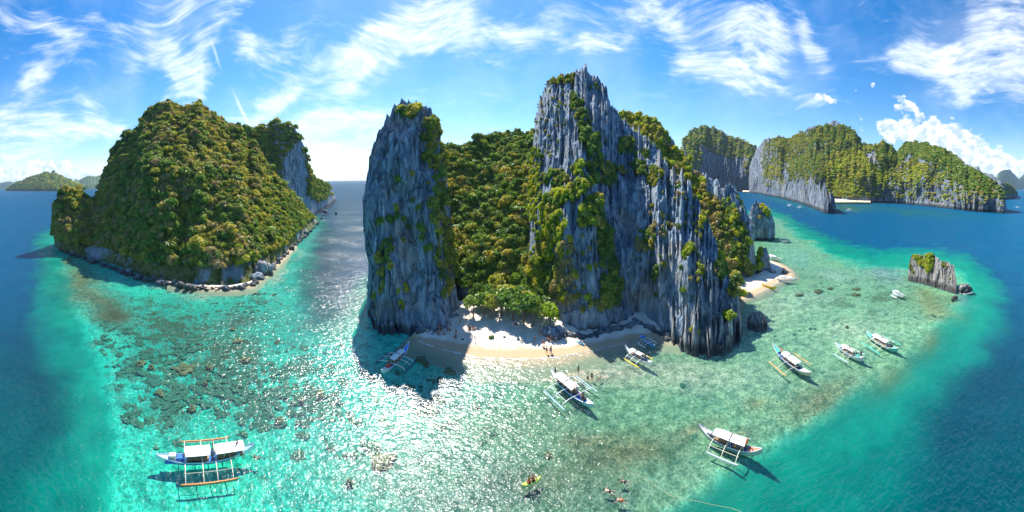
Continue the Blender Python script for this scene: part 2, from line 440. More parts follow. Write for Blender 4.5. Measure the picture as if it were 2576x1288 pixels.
# ------------------------------------------------------------------ rock masses
def ctrl(pts):
    a = np.array(pts, float); return a
MASS = {}
def massif(key, name, ctl, mat, nu, nv, amp=(5, 2, .7), lam=(22, 6, 2.2), spike=(2.5, 5), prof=1.6, seed=1, label=None, jag=0.0, steps=0.0,
           lean=0.0, bulge=None, cat=None, kind=None, group=None, backp=.8, zlow=-3.0, parent=None, flute=.12):
    """a thick rock mass: along x its waterline y, its crest y, how far the crest lies behind the foot, and how thick it is behind the crest"""
    c = ctrl(ctl)
    xs = np.linspace(c[0, 0], c[-1, 0], nu)
    yb, yt, dep, bk = (np.interp(xs, c[:, 0], c[:, k]) for k in (1, 2, 3, 4))
    g0 = G(xs, yb); R0 = np.hypot(g0[:, 0], g0[:, 1]); az0 = np.arctan2(g0[:, 0], g0[:, 1])
    s = np.concatenate([[0], np.cumsum(np.abs(np.diff(az0)) * (R0[1:] + R0[:-1] + dep[1:] + dep[:-1]) / 2)])
    top = P(xs, yt, R0 + dep); z1 = np.maximum(top[:, 2], 0.5)
    l3 = lam[2]
    crest = ridged(s / spike[1], s * 0 + seed, o=3, seed=seed, gain=.6)
    edge = np.minimum(1, np.minimum(xs - xs[0], xs[-1] - xs) / (.03 * (xs[-1] - xs[0]) + 1e-6))
    z1 = z1 + spike[0] * crest * edge - spike[0] * .35
    z1 = np.maximum(z1, .4)
    mf = int(nv * .78); t = np.concatenate([np.linspace(0, 1, mf), np.linspace(1, 0, nv - mf + 1)[1:]])
    front = np.arange(nv) < mf
    T, S = np.meshgrid(t, s); FR = np.broadcast_to(front, T.shape)
    Z1 = z1[:, None]; Z = zlow + (Z1 - zlow) * T
    pr = prof if np.isscalar(prof) else np.interp(xs, [p[0] for p in prof], [p[1] for p in prof])[:, None]
    gfr = T ** pr
    if steps:   # ledges
        gfr = gfr + steps * np.sin(T * 6.283 * 2.3 + 3 * fbm(S / 30, T * 2, seed=seed + 5)) * T * (1 - T)
    Rr = np.where(FR, R0[:, None] + dep[:, None] * gfr, R0[:, None] + dep[:, None] + bk[:, None] * (1 - T) ** backp)
    big = fbm(S / lam[0], Z / (lam[0] * 1.5), o=3, seed=seed + 1)
    wob = S + lam[1] * .6 * fbm(S / (lam[1] * 2), Z / (lam[1] * 4), o=2, seed=seed + 9)
    flt = ridged(wob / lam[1], Z * flute / lam[1] * 1.6, o=3, seed=seed + 2, gain=.55)
    fn = ridged(wob / l3, Z * flute * 1.5 / l3, o=2, seed=seed + 3)
    disp = amp[0] * big + amp[1] * flt + amp[2] * fn
    fade = np.where(FR, np.minimum(1, .35 + T * 3), 1.0) * edge[:, None]
    Rr = Rr - disp * fade
    # needles: crests of the flutes stand up
    Z = Z + jag * np.clip(ridged(wob / (lam[1] * .55), Rr / (lam[1] * 2.5), o=2, seed=seed + 6), 0, 1) * sstep(T, .02, .25) * edge[:, None] * (FR * 1.0)
    AZ = az0[:, None] + lean * T
    if bulge is not None:
        AZ = AZ + bulge(xs[:, None] * np.ones_like(T), T)
    V = np.stack([np.sin(AZ) * Rr, np.cos(AZ) * Rr, Z], -1)
    F = grid_faces(nu, nv)
    Fc = []
    V2 = V.reshape(-1, 3)
    # close both ends and the underside so that the mass is solid
    for i in (0, nu - 1):
        idx = i * nv + np.arange(nv)
        h = nv // 2
        for j in range(h):
            a, b_ = idx[j], idx[j + 1]; c_, d_ = idx[nv - 1 - j - 1], idx[nv - 1 - j]
            if len({a, b_, c_, d_}) == 4: Fc.append((a, d_, c_, b_) if i == 0 else (a, b_, c_, d_))
    if Fc: F = np.concatenate([F, np.array(Fc)])
    me = np_mesh(name, V2, F, smooth=False)
    o = link(name, me, parent, mat)
    tag(o, label, cat, group, kind)
    # flat facets keep the edges sharp
    MASS[key] = dict(V=V, obj=o, nu=nu, nv=nv, mf=mf)
    return o

def tower(key, name, rows, mat, nu, nv, depth, amp=(3, 1.6, .6), lam=(16, 5, 1.8), spike=3.0, seed=1, label=None, cat=None, kind=None, group=None, R=None, back=1.0, foot=None, parent=None, jag=1.5, sq=2.6, tilt=0.0, flute=.12):
    """a standing rock: rows of (y, x left, x right) from foot to top at distance R"""
    r = np.array(rows, float)
    yy = np.linspace(r[0, 0], r[-1, 0], nv)
    o_ = np.argsort(r[:, 0])
    xl = np.interp(yy, r[o_, 0], r[o_, 1]); xr = np.interp(yy, r[o_, 0], r[o_, 2])
    tt = np.linspace(0, 1, nv)
    Rz = R + tilt * tt
    cx = (xl + xr) / 2
    C = P(cx, yy, Rz)
    hw = (xr - xl) / 2 / FP * Rz
    dp = np.interp(tt, [0, .5, .85, 1], [1, .9, .55, .2]) * depth
    a = np.linspace(0, 2 * np.pi, nu, endpoint=False)
    ca, sa = np.cos(a), np.sin(a)
    e = 2 / sq
    ux = np.sign(ca) * np.abs(ca) ** e; uy = np.sign(sa) * np.abs(sa) ** e
    azc = np.arctan2(C[:, 0], C[:, 1])
    rt = np.stack([np.cos(azc), -np.sin(azc)], -1); fw = np.stack([np.sin(azc), np.cos(azc)], -1)
    A, Tn = np.meshgrid(a, tt, indexing='ij')
    per = (hw.max() + depth)
    sx_ = np.cos(A) * per; sy_ = np.sin(A) * per
    Zc = C[:, 2][None, :] * np.ones_like(A)
    zlow = -3.0
    Zc = zlow + (Zc - Zc[:, :1]) * (Zc[:, -1:] - zlow) / (Zc[:, -1:] - Zc[:, :1])
    big = fbm(sx_ / lam[0], sy_ / lam[0], Zc / (lam[0] * 1.4), o=3, seed=seed)
    wx = sx_ + lam[1] * .5 * fbm(sx_ / lam[1] / 2, sy_ / lam[1] / 2, Zc / lam[1] / 4, o=2, seed=seed + 8)
    flt = ridged(wx / lam[1], sy_ / lam[1], Zc * flute / lam[1] * 1.5, o=3, seed=seed + 1)
    fn = ridged(wx / lam[2], sy_ / lam[2], Zc * flute * 1.4 / lam[2], o=2, seed=seed + 2)
    d = amp[0] * big + amp[1] * flt + amp[2] * fn
    sc = np.minimum(1, hw / (amp[0] + amp[1] + 1))[None, :]
    w = hw[None, :] + d * sc * .45; q = dp[None, :] + d * sc
    lx = ux[:, None] * w; ly = uy[:, None] * q
    if foot is not None:      # waterline bends with the foot
        pass
    X = C[:, 0][None] + rt[:, 0][None] * lx + fw[:, 0][None] * ly
    Y = C[:, 1][None] + rt[:, 1][None] * lx + fw[:, 1][None] * ly
    # pinnacled shoulders
    Zc = Zc + jag * np.clip(ridged(X / (lam[1] * .5), Y / (lam[1] * .5), o=2, seed=seed + 5), 0, 1) * sstep(Tn, .35, .95) + spike * np.clip(ridged(X / 3.1, Y / 3.1, o=2, seed=seed + 7), -.2, 1) * sstep(Tn, .8, 1)
    V = np.stack([X, Y, Zc], -1)
    F = grid_faces(nu, nv, wrap=True)
    V2 = V.reshape(-1, 3)
    ctr = V[:, -1, :].mean(0) + np.array([0, 0, .5])
    V2 = np.concatenate([V2, ctr[None]])
    k = len(V2) - 1
    last = np.arange(nu) * nv + nv - 1
    F = np.concatenate([F, np.stack([last, np.roll(last, -1), np.full(nu, k), np.full(nu, k)], -1)])
    # the cap faces are triangles: write them as tris
    cap = F[-nu:, :3]
    me = bpy.data.meshes.new(name)
    quads = F[:-nu]
    me.from_pydata(V2.tolist(), [], quads.tolist() + cap.tolist())
    me.update()
    o = link(name, me, parent, mat); tag(o, label, cat, group, kind)
    MASS[key] = dict(V=V, obj=o, nu=nu, nv=nv, mf=nv, wrap=True)
    return o
# ------------------------------------------------------------------ the sea bed, the water, the beaches
def polydist(px, py, poly):
    """signed distance to a polygon in the measuring grid, positive inside"""
    poly = np.array(poly, float); n = len(poly)
    d = np.full(px.shape, 1e9); ins = np.zeros(px.shape, bool)
    for i in range(n):
        a = poly[i]; b = poly[(i + 1) % n]
        e = b - a; wx = px - a[0]; wy = py - a[1]
        t = np.clip((wx * e[0] + wy * e[1]) / (e @ e + 1e-9), 0, 1)
        d = np.minimum(d, np.hypot(wx - e[0] * t, wy - e[1] * t))
        c = ((a[1] > py) != (b[1] > py)) & (px < (b[0] - a[0]) * (py - a[1]) / (b[1] - a[1] + 1e-12) + a[0])
        ins ^= c
    return np.where(ins, d, -d)
REEF = [(120, 600), (138, 640), (150, 700), (170, 760), (196, 830), (222, 900), (245, 980), (262, 1060), (258, 1130), (250, 1200), (250, 1300), (300, 1500),
        (1300, 1700), (1560, 1500), (1640, 1330), (1740, 1270), (1830, 1220), (1900, 1170), (1990, 1110), (2080, 1060), (2160, 1000), (2240, 950), (2310, 890), (2370, 830),
        (2415, 790), (2452, 745), (2455, 710), (2420, 672), (2360, 655), (2280, 655), (2180, 652), (2110, 630), (2050, 600), (2010, 575), (1970, 548), (1930, 532), (1880, 540),
        (1700, 600), (1300, 600), (1000, 700), (930, 735), (900, 790), (850, 830), (790, 800), (765, 740), (765, 680), (790, 620), (815, 575), (800, 555), (600, 500), (200, 560)]
rr = np.concatenate([np.geomspace(9, 60, 150), np.geomspace(61, 320, 260), np.geomspace(325, 2500, 90), [6000, 26500]])
th = np.linspace(-math.pi, math.pi, 901)[:-1]
# finer steps in front of the beach side
wgt = np.where(np.abs(th) < 1.7, 1.0, .25); th = np.interp(np.linspace(0, 1, 900, endpoint=False), np.concatenate([[0], np.cumsum(wgt)[:-1]]) / wgt.sum(), th)
TH, RR = np.meshgrid(th, rr, indexing='ij')
SXb, SYb = np.sin(TH) * RR, np.cos(TH) * RR
px, py = proj(np.stack([SXb, SYb, np.zeros_like(SXb)], -1))
wx = px + 22 * fbm(SXb / 9, SYb / 9, o=4, seed=3) + 10 * fbm(SXb / 3, SYb / 3, o=2, seed=5)
wy = py + 14 * fbm(SXb / 9, SYb / 9, o=4, seed=13) + 5 * fbm(SXb / 3, SYb / 3, o=2, seed=15)
sdist = polydist(wx, wy, REEF)
sdist = np.where(RR > 2200, -400, sdist)
far = np.clip((py - 470) / 330, .16, 1.0)          # the shelf's edge looks narrower farther off
q = sdist / far
inside = sstep(q, -6, 45)
def lerp(a, b, t): return a + (b - a) * t[..., None]
def C3(c): return np.array(c, float)
deep_n = C3((0, .08, .13)); deep_far = C3((.0, .15, .32))
col = lerp(np.broadcast_to(deep_n, px.shape + (3,)), np.broadcast_to(deep_far, px.shape + (3,)), sstep(-py, -950, -560))
# near the foot of the picture the blue leans to green
col = lerp(col, np.broadcast_to(C3((.0, .17, .14)), col.shape), sstep(py, 700, 1200) * sstep(-px, -700, -100) * .9)
col = lerp(col, np.broadcast_to(C3((.0, .11, .13)), col.shape), sstep(py, 850, 1250) * sstep(px, 1500, 2300) * .8)
teal = C3((.0, .40, .28)); lagoon = C3((.005, .52, .34)); sandg = C3((.17, .40, .215)); gold = C3((.42, .46, .29)); channel = C3((.04, .13, .17))
wide = 1.0 + 1.5 * sstep(wy, 950, 1250)
col = lerp(col, np.broadcast_to(teal, col.shape), sstep(q, -130 * wide, -30))
col = lerp(col, np.broadcast_to(lagoon, col.shape), sstep(q, -45 - 70 * sstep(wy, 850, 1100), 12))
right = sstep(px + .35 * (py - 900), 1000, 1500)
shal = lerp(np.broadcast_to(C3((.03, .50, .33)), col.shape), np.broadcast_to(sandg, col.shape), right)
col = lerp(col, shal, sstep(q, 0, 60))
TINT = [
 (1120, 1140, 300, 150, 0, (.12, .25, .18), .55), (1500, 1230, 260, 70, 0, (.11, .22, .15), .5),  # x, y, half width, half height, angle, colour, strength : patches of the bed in their own colours
 (830, 640, 60, 130, 12, (.09, .16, .2), .85), (880, 560, 40, 90, 0, (.09, .18, .24), .9), (800, 760, 40, 70, 20, (.04, .15, .15), .5),
 (200, 700, 45, 55, 20, (.13, .15, .06), .7), (250, 745, 75, 40, 30, (.13, .15, .07), .7), (285, 790, 48, 28, 15, (.1, .12, .06), .85), (170, 650, 22, 14, 10, (.12, .15, .07), .7),
 (600, 800, 60, 22, -10, (.07, .12, .09), .6), (560, 730, 90, 12, -5, (.4, .48, .3), .7), (700, 690, 30, 14, -40, (.42, .5, .34), .7), (740, 640, 22, 10, -45, (.25, .42, .28), .6), (430, 715, 110, 9, 12, (.32, .42, .28), .5),
 (1030, 780, 40, 30, 0, (.05, .3, .33), .6), (620, 890, 45, 40, 10, (.1, .12, .08), .45), (1000, 1200, 160, 60, 10, (.2, .4, .27), .5),
 (1300, 1060, 190, 70, 5, (.2, .36, .2), .5), (1580, 1130, 160, 50, -12, (.17, .19, .08), .65), (1480, 1100, 60, 20, 0, (.22, .22, .1), .5), (1350, 1200, 200, 60, 0, (.15, .23, .14), .55), (1150, 1250, 160, 50, 0, (.15, .25, .19), .5), (1900, 1000, 40, 20, 0, (.23, .27, .12), .5),
 (2060, 990, 120, 48, -25, (.14, .18, .08), .65), (2240, 930, 80, 35, -40, (.19, .25, .11), .6), (2330, 850, 45, 28, -40, (.2, .24, .1), .6), (1750, 1060, 60, 18, -20, (.26, .28, .14), .5), (1860, 1080, 40, 20, 0, (.2, .25, .12), .5),
 (2360, 770, 60, 26, 20, (.2, .25, .11), .65), (2320, 740, 30, 16, 30, (.26, .28, .12), .5), (2230, 690, 55, 24, 5, (.16, .3, .27), .75), (2100, 690, 60, 16, 10, (.3, .5, .4), .5), (2060, 735, 90, 10, 5, (.25, .38, .26), .5),
 (2010, 760, 110, 40, 0, (.3, .5, .32), .55), (1920, 780, 60, 60, 0, (.32, .46, .28), .6), (2150, 830, 160, 50, -10, (.28, .46, .28), .5), (1700, 930, 260, 40, 0, (.42, .52, .36), .5), (1400, 925, 200, 26, 0, (.55, .52, .36), .7), (1700, 1180, 130, 40, 0, (.2, .42, .26), .4),
 (2130, 820, 50, 25, 0, (.42, .5, .33), .3), (1950, 560, 30, 14, 0, (.2, .36, .24), .6), (2000, 640, 60, 22, 20, (.2, .48, .36), .4), (1600, 870, 60, 20, -10, (.4, .47, .38), .5),
 (1120, 985, 70, 30, 0, (.16, .32, .25), .4), (2430, 745, 26, 20, 0, (.2, .3, .28), .5), (1990, 505, 90, 6, 14, (.03, .26, .26), .6), (2130, 516, 60, 8, 2, (.1, .22, .14), .8), (2300, 527, 160, 7, 5, (.03, .2, .18), .6),
]
for (cx, cy, a, b, ang, cc, st) in TINT:
    r_ = math.radians(ang); dx = wx - cx; dy = wy - cy
    u = dx * math.cos(r_) + dy * math.sin(r_); v = -dx * math.sin(r_) + dy * math.cos(r_)
    w = np.exp(-1.1 * ((u / a) ** 2 + (v / b) ** 2)) * st * 1.25
    col = lerp(col, np.broadcast_to(C3(cc), col.shape), np.clip(w, 0, 1))
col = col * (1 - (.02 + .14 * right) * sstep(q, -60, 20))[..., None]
# coral heads and seagrass patches
def patch(lst):
    w = np.zeros(px.shape)
    for (cx, cy, a, b, st) in lst:
        w = np.maximum(w, np.exp(-1.2 * (((px - cx) / a) ** 2 + ((py - cy) / b) ** 2)) * st)
    return w
reef = patch([(500, 850, 330, 130, 1.0), (430, 1000, 230, 110, .7), (420, 800, 190, 90, .95), (300, 780, 90, 80, .8), (600, 870, 150, 100, .9), (560, 990, 170, 80, .8), (420, 900, 120, 70, .7), (720, 960, 150, 80, .5), (1050, 1000, 160, 60, .5), (1250, 1060, 160, 70, .5), (1100, 900, 70, 50, .8), (2050, 690, 170, 60, .55), (2250, 750, 170, 50, .6), (2400, 750, 60, 40, .7), (700, 800, 110, 80, .7), (900, 1150, 200, 60, .35), (450, 745, 160, 30, .6), (2000, 1010, 250, 60, .4), (1600, 1150, 300, 60, .35)])
reef *= inside
pt = fbm(SXb / 5.5, SYb / 5.5, o=5, seed=77, gain=.62) + .25 * fbm(SXb / 22, SYb / 22, o=2, seed=78)
lz = np.exp(-1.1 * (((px - 520) / 330) ** 2 + ((py - 860) / 150) ** 2)) + .8 * np.exp(-1.1 * (((px - 700) / 260) ** 2 + ((py - 980) / 80) ** 2)) + .55 * np.exp(-1.1 * (((px - 2200) / 220) ** 2 + ((py - 740) / 90) ** 2)) + .5 * np.exp(-1.1 * (((px - 1500) / 400) ** 2 + ((py - 1120) / 90) ** 2))
pw = sstep(pt, .30 - .34 * np.clip(lz, 0, 1), .42 - .30 * np.clip(lz, 0, 1)) * inside * np.clip(lz * 1.6, 0, 1) * .72
col = lerp(col, np.broadcast_to(C3((.055, .13, .065)), col.shape), pw)
Zb = -1.05 - .5 * fbm(SXb / 14, SYb / 14, o=3, seed=21) - 3.2 * (1 - sstep(q, -150, 40))
near_shore = np.zeros(px.shape)
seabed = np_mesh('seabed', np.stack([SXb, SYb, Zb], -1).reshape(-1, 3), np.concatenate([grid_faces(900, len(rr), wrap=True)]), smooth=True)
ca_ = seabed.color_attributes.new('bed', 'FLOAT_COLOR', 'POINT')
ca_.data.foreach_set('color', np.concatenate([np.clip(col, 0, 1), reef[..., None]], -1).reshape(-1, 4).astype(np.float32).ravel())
da = seabed.attributes.new('inside', 'FLOAT', 'POINT'); da.data.foreach_set('value', inside.astype(np.float32).ravel())
m, N = new_mat('seabed_sand_and_coral')
at = N.n('ShaderNodeAttribute', attribute_name='bed')
ins = N.n('ShaderNodeAttribute', attribute_name='inside').outputs['Fac']
pos = N.n('ShaderNodeNewGeometry').outputs['Position']
flat = N.mapping(pos, scale=(1, 1, 0))
dens = at.outputs['Alpha']
nA = N.noise(flat, .55, 6, .62, .3)
nB = N.noise(flat, 1.9, 5, .6, .2)
nC = N.noise(flat, .13, 4, .55)
# rubble and coral: clumps whose cover follows the reef density
cl = N.math('ADD', N.math('MULTIPLY', nA, .65), N.math('MULTIPLY', nB, .45))
thr = N.math('SUBTRACT', .655, N.math('MULTIPLY', dens, .17))
cor = N.math('MULTIPLY', N.math('SUBTRACT', cl, thr), 14.0, clamp=True)
cor = N.math('MULTIPLY', cor, N.math('MULTIPLY', ins, .85))
coral_col = N.mix(N.smooth(nB, .35, .65), (.03, .05, .03), (.16, .14, .05))
c = N.mix(N.math('MULTIPLY', N.smooth(nA, .3, .7), ins), N.mix(1.0, at.outputs['Color'], (.5, .62, .6), 'MULTIPLY'), N.mix(1.0, at.outputs['Color'], (1.5, 1.3, 1.3), 'MULTIPLY'))
c = N.mix(N.smooth(nC, .35, .65), N.mix(1.0, c, (.86, .9, .92), 'MULTIPLY'), N.mix(1.0, c, (1.12, 1.1, 1.06), 'MULTIPLY'))
rip = N.voronoi(N.vmath('ADD', flat, N.vmath('SCALE', N.noise(flat, .9, 3, .6, 0, 1), s=1.3)), 1.35, 'DISTANCE_TO_EDGE')  # network of bright caustic light lines, painted into the bed colour
caustic_mask = N.math('MULTIPLY', N.smooth(rip, .0, .16, 1.0, 0.0), N.math('MULTIPLY', ins, .8))
c = N.mix(caustic_mask, c, N.mix(1.0, c, (2.1, 1.6, 1.7), 'MULTIPLY'))
weed = N.smooth(nB, .45, .62)
c = N.mix(N.math('MULTIPLY', weed, N.math('MULTIPLY', ins, .6)), c, N.mix(1.0, c, (.45, .62, .52), 'MULTIPLY'))
coral_col = N.mix(.45, coral_col, N.mix(1.0, at.outputs['Color'], (.25, .42, .4), 'MULTIPLY'))
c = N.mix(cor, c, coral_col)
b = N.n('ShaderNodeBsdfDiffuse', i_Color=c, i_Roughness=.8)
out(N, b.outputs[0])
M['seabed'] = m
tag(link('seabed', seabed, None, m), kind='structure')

# water surface
m, N = new_mat('sea_water')
pos = N.n('ShaderNodeNewGeometry').outputs['Position']
flat = N.mapping(pos, scale=(1, 1, 0))
rot = N.mapping(flat, rot=(0, 0, math.radians(25)), scale=(1, 1.7, 1))
w1 = N.noise(rot, .62, 2, .5, .6)
w2 = N.noise(N.mapping(flat, rot=(0, 0, -.5), scale=(1, 1.5, 1)), 1.9, 2, .5, .3)
w3 = N.noise(flat, .035, 3, .5)
w4 = N.noise(N.mapping(flat, scale=(.35, 1, 1)), .02, 4, .5)
h = N.math('ADD', N.math('MULTIPLY', w1, 1.0), N.math('MULTIPLY', w2, .42))
amp = N.smooth(w3, .35, .65, .65, 1.15)
bn = N.n('ShaderNodeBump', i_Strength=1.0, i_Distance=.33, i_Height=N.math('MULTIPLY', h, amp))
fr = N.n('ShaderNodeFresnel', i_IOR=1.33, i_Normal=bn.outputs[0])
gl = N.n('ShaderNodeBsdfGlossy', i_Color=(1, 1, 1, 1), i_Roughness=.2, i_Normal=bn.outputs[0])
crest = N.smooth(h, .55, 1.0)
tr = N.n('ShaderNodeBsdfTransparent', i_Color=N.mix(crest, (.80, .90, .94), (1.0, 1.0, 1.0)))
mx = N.n('ShaderNodeMixShader', i_Fac=N.math('MINIMUM', N.math('MULTIPLY', fr.outputs[0], .18), .08))
N.t.links.new(tr.outputs[0], mx.inputs[1]); N.t.links.new(gl.outputs[0], mx.inputs[2])
out(N, mx.outputs[0])
M['water'] = m
rw = np.concatenate([[0.0], np.geomspace(2, 26000, 60)]); tw_ = np.linspace(0, 2 * math.pi, 120, endpoint=False)
A_, B_ = np.meshgrid(tw_, rw, indexing='ij')
wm = np_mesh('water', np.stack([np.sin(A_) * B_, np.cos(A_) * B_, np.zeros_like(A_)], -1).reshape(-1, 3), grid_faces(120, len(rw), wrap=True)[:, ::-1], smooth=True)
tag(link('water', wm, None, m), kind='structure')

# beaches
def sand_mat():
    m, N = new_mat('coral_sand')
    pos = N.n('ShaderNodeNewGeometry').outputs['Position']
    n = N.noise(pos, .35, 6, .65); n2 = N.noise(pos, 3.5, 5, .7)
    c = N.mix(N.smooth(n, .35, .65), (.70, .60, .48), (.84, .77, .66))
    c = N.mix(N.smooth(n2, .3, .7), N.mix(1.0, c, (.85, .82, .8), 'MULTIPLY'), c)
    z = N.sep(pos)[2]
    zz = N.math('ADD', z, N.math('MULTIPLY', N.math('SUBTRACT', n, .5), .25))
    c = N.mix(N.smooth(zz, .12, .34, 1.0, 0.0), c, (.50, .36, .22))
    c = N.mix(N.smooth(zz, -.65, -.02, 1.0, 0.0), c, (.24, .28, .17))
    ln = N.math('MULTIPLY', N.smooth(N.math('ABSOLUTE', N.math('SUBTRACT', zz, .55)), 0, .03, 1, 0), N.smooth(n2, .45, .6))
    c = N.mix(N.math('MULTIPLY', ln, .7), c, (.2, .15, .1))
    sp = N.math('MULTIPLY', N.smooth(N.voronoi(pos, 1.3), .05, .12, 1, 0), N.smooth(n, .5, .62))
    c = N.mix(N.math('MULTIPLY', sp, .7), c, (.16, .12, .08))
    bn = N.n('ShaderNodeBump', i_Strength=.6, i_Distance=.25, i_Height=N.math('ADD', N.noise(pos, 1.1, 5, .6), N.math('MULTIPLY', n2, .4)))
    b = N.n('ShaderNodeBsdfPrincipled', i_Base_Color=c, i_Roughness=.9, i_Normal=bn.outputs[0])
    b.inputs['Specular IOR Level'].default_value = .15
    out(N, b.outputs[0]); return m
M['sand'] = sand_mat()
def beach(name, shore, back, hgt, dip=1.7, nu=160, nv=60, run=9.0):
    """sand between a waterline and the foot of the cliffs, running on under the water"""
    sh = np.array([G(*p) for p in shore]); bk = np.array([G(p[0], p[1], hgt) for p in back])
    def rs(a):
        d = np.concatenate([[0], np.cumsum(np.linalg.norm(np.diff(a, axis=0), axis=1))]); t = np.linspace(0, d[-1], nu)
        r = np.stack([np.interp(t, d, a[:, k]) for k in range(3)], -1)
        for _ in range(3): r[1:-1] = (r[:-2] + 2 * r[1:-1] + r[2:]) / 4
        return r
    sh, bk = rs(sh), rs(bk)
    dirn = sh - bk; dirn /= np.maximum(np.linalg.norm(dirn[:, :2], axis=1), .1)[:, None]
    t = np.linspace(-1, 1, nv)
    V = np.zeros((nu, nv, 3))
    for j, u in enumerate(t):
        if u < 0:
            p = sh + dirn * (-u) * run; z = -dip * (-u) ** 1.3 - .02
        else:
            p = sh + (bk - sh) * u; z = hgt * (.25 * u + .75 * sstep(u, 0, .9)) if hgt > .6 else hgt * u
        V[:, j, :2] = p[:, :2]; V[:, j, 2] = z
    V[..., 2] += .10 * fbm(V[..., 0] / 3, V[..., 1] / 3, o=4, seed=31) * sstep(V[..., 2], .1, .8) + .05 * fbm(V[..., 0] / 5, V[..., 1] / 5, o=2, seed=33)
    me = np_mesh(name, V.reshape(-1, 3), grid_faces(nu, nv), smooth=True)
    return tag(link(name, me, None, M['sand']), kind='structure')
beach('main_beach', [(1034, 846), (1048, 855), (1070, 864), (1100, 874), (1150, 887), (1200, 898), (1280, 902), (1370, 900), (1420, 894), (1465, 884), (1520, 873), (1580, 859), (1640, 849), (1700, 850)],
      [(1075, 800), (1105, 775), (1145, 760), (1180, 752), (1240, 760), (1320, 770), (1400, 775), (1480, 770), (1560, 765), (1620, 770), (1680, 790)], 2.2)
beach('side_beach', [(1850, 775), (1868, 752), (1895, 742), (1925, 728), (1950, 712), (1975, 703), (1994, 697), (1990, 684), (1975, 670), (1955, 660), (1935, 655)],
      [(1830, 735), (1840, 715), (1860, 700), (1880, 695), (1900, 690), (1915, 685), (1922, 678), (1925, 670), (1925, 664), (1922, 660), (1915, 655)], 1.2, nu=90, nv=40, run=5)
beach('cove_beach', [(2100, 507.5), (2130, 507.3), (2160, 507.3), (2190, 508)], [(2100, 500), (2130, 500), (2160, 500), (2190, 500)], 2.5, nu=40, nv=16, run=8)
beach('far_cove_beach', [(1868, 481.6), (1890, 482.2), (1912, 483.6)], [(1868, 479), (1890, 479.5), (1912, 480)], 2.5, nu=30, nv=12, run=8)
beach('left_shore', [(420, 715), (500, 726), (580, 728), (636, 720), (668, 694), (700, 667), (725, 640), (745, 617)],
      [(420, 706), (500, 716), (580, 718), (630, 708), (655, 686), (688, 660), (714, 632), (735, 610)], .35, nu=140, nv=20, run=6)

# ------------------------------------------------------------------ the islands
massif('A', 'forested_island', [
    (136, 612, 606, 3, 3), (140, 618, 512, 8, 8), (150, 625, 497, 16, 20), (170, 633, 484, 24, 30), (200, 642, 478, 34, 40), (225, 649, 492, 38, 40), (245, 654, 496, 42, 40),
    (262, 660, 480, 52, 50), (275, 664, 420, 62, 60), (300, 673, 378, 78, 80), (330, 682, 342, 92, 80), (360, 693, 315, 100, 80), (400, 705, 282, 108, 80), (420, 709, 266, 110, 80), (450, 713, 272, 112, 80),
    (500, 719, 266, 115, 80), (540, 722, 276, 115, 80), (580, 722, 302, 115, 80), (605, 721, 322, 112, 80), (632, 714, 350, 105, 80), (645, 697, 368, 100, 70), (670, 677, 400, 90, 60), (700, 655, 442, 75, 50),
    (740, 614, 492, 55, 40), (770, 586, 520, 40, 30), (795, 566, 545, 22, 20), (803, 559, 556, 5, 5)],
    M['under'], 420, 190, amp=(17, 6, 1.8), lam=(32, 10, 3), spike=(7, 10), prof=[(136, .5), (260, 1.0), (400, 1.25), (640, 1.1), (700, .9), (803, .8)], seed=4, label='steep forested island left of the channel with a rocky foot', cat='island', kind='structure', flute=.3)
massif('B', 'island_headland', [
    (596, 560, 330, 40, 60), (620, 560, 322, 40, 60), (680, 560, 318, 40, 60), (700, 558, 312, 35, 60), (722, 556, 309, 30, 60), (745, 553, 325, 25, 60), (760, 550, 348, 22, 60), (772, 547, 380, 18, 50), (781, 544, 425, 16, 40), (786, 540, 448, 22, 40),
    (800, 531, 455, 30, 40), (815, 523, 460, 35, 40), (830, 512, 472, 35, 40), (840, 504, 484, 25, 30), (846, 500, 497, 6, 6)],
    M['rock'], 220, 170, amp=(8, 2.5, .8), lam=(40, 10, 4), spike=(2, 8), prof=1.5, seed=11, label='sheer grey headland behind the forested island with a wooded top', cat='headland', kind='structure')
tower('C', 'limestone_pinnacle', [(775, 935, 1155), (740, 930, 1150), (690, 931, 1136), (640, 934, 1131), (610, 925, 1128), (560, 919, 1125), (500, 917, 1117), (440, 929, 1107), (380, 944, 1098), (350, 957, 1092), (310, 986, 1082), (292, 1002, 1076), (284, 1010, 1068)],
      M['rock'], 520, 330, depth=20, R=105, tilt=16, amp=(4.5, 2.0, .9), lam=(17, 4.2, 1.5), seed=23, label='isolated blue grey limestone pinnacle at the left end of the beach', cat='pinnacle', kind='structure', jag=2.2, spike=3.0, flute=.22)
massif('D', 'forested_gully', [
    (1078, 740, 362, 60, 50), (1100, 738, 362, 62, 50), (1125, 745, 368, 65, 50), (1150, 765, 378, 70, 50), (1165, 775, 374, 78, 60), (1200, 780, 356, 88, 60), (1250, 785, 344, 96, 60), (1300, 794, 340, 98, 60), (1345, 800, 336, 98, 60), (1390, 805, 336, 95, 60)],
    M['under'], 220, 130, amp=(7, 2, .6), lam=(26, 8, 3), spike=(2, 8), prof=.95, seed=31, label='forest covered gully rising behind the white beach', cat='hillside', kind='structure', flute=.3)
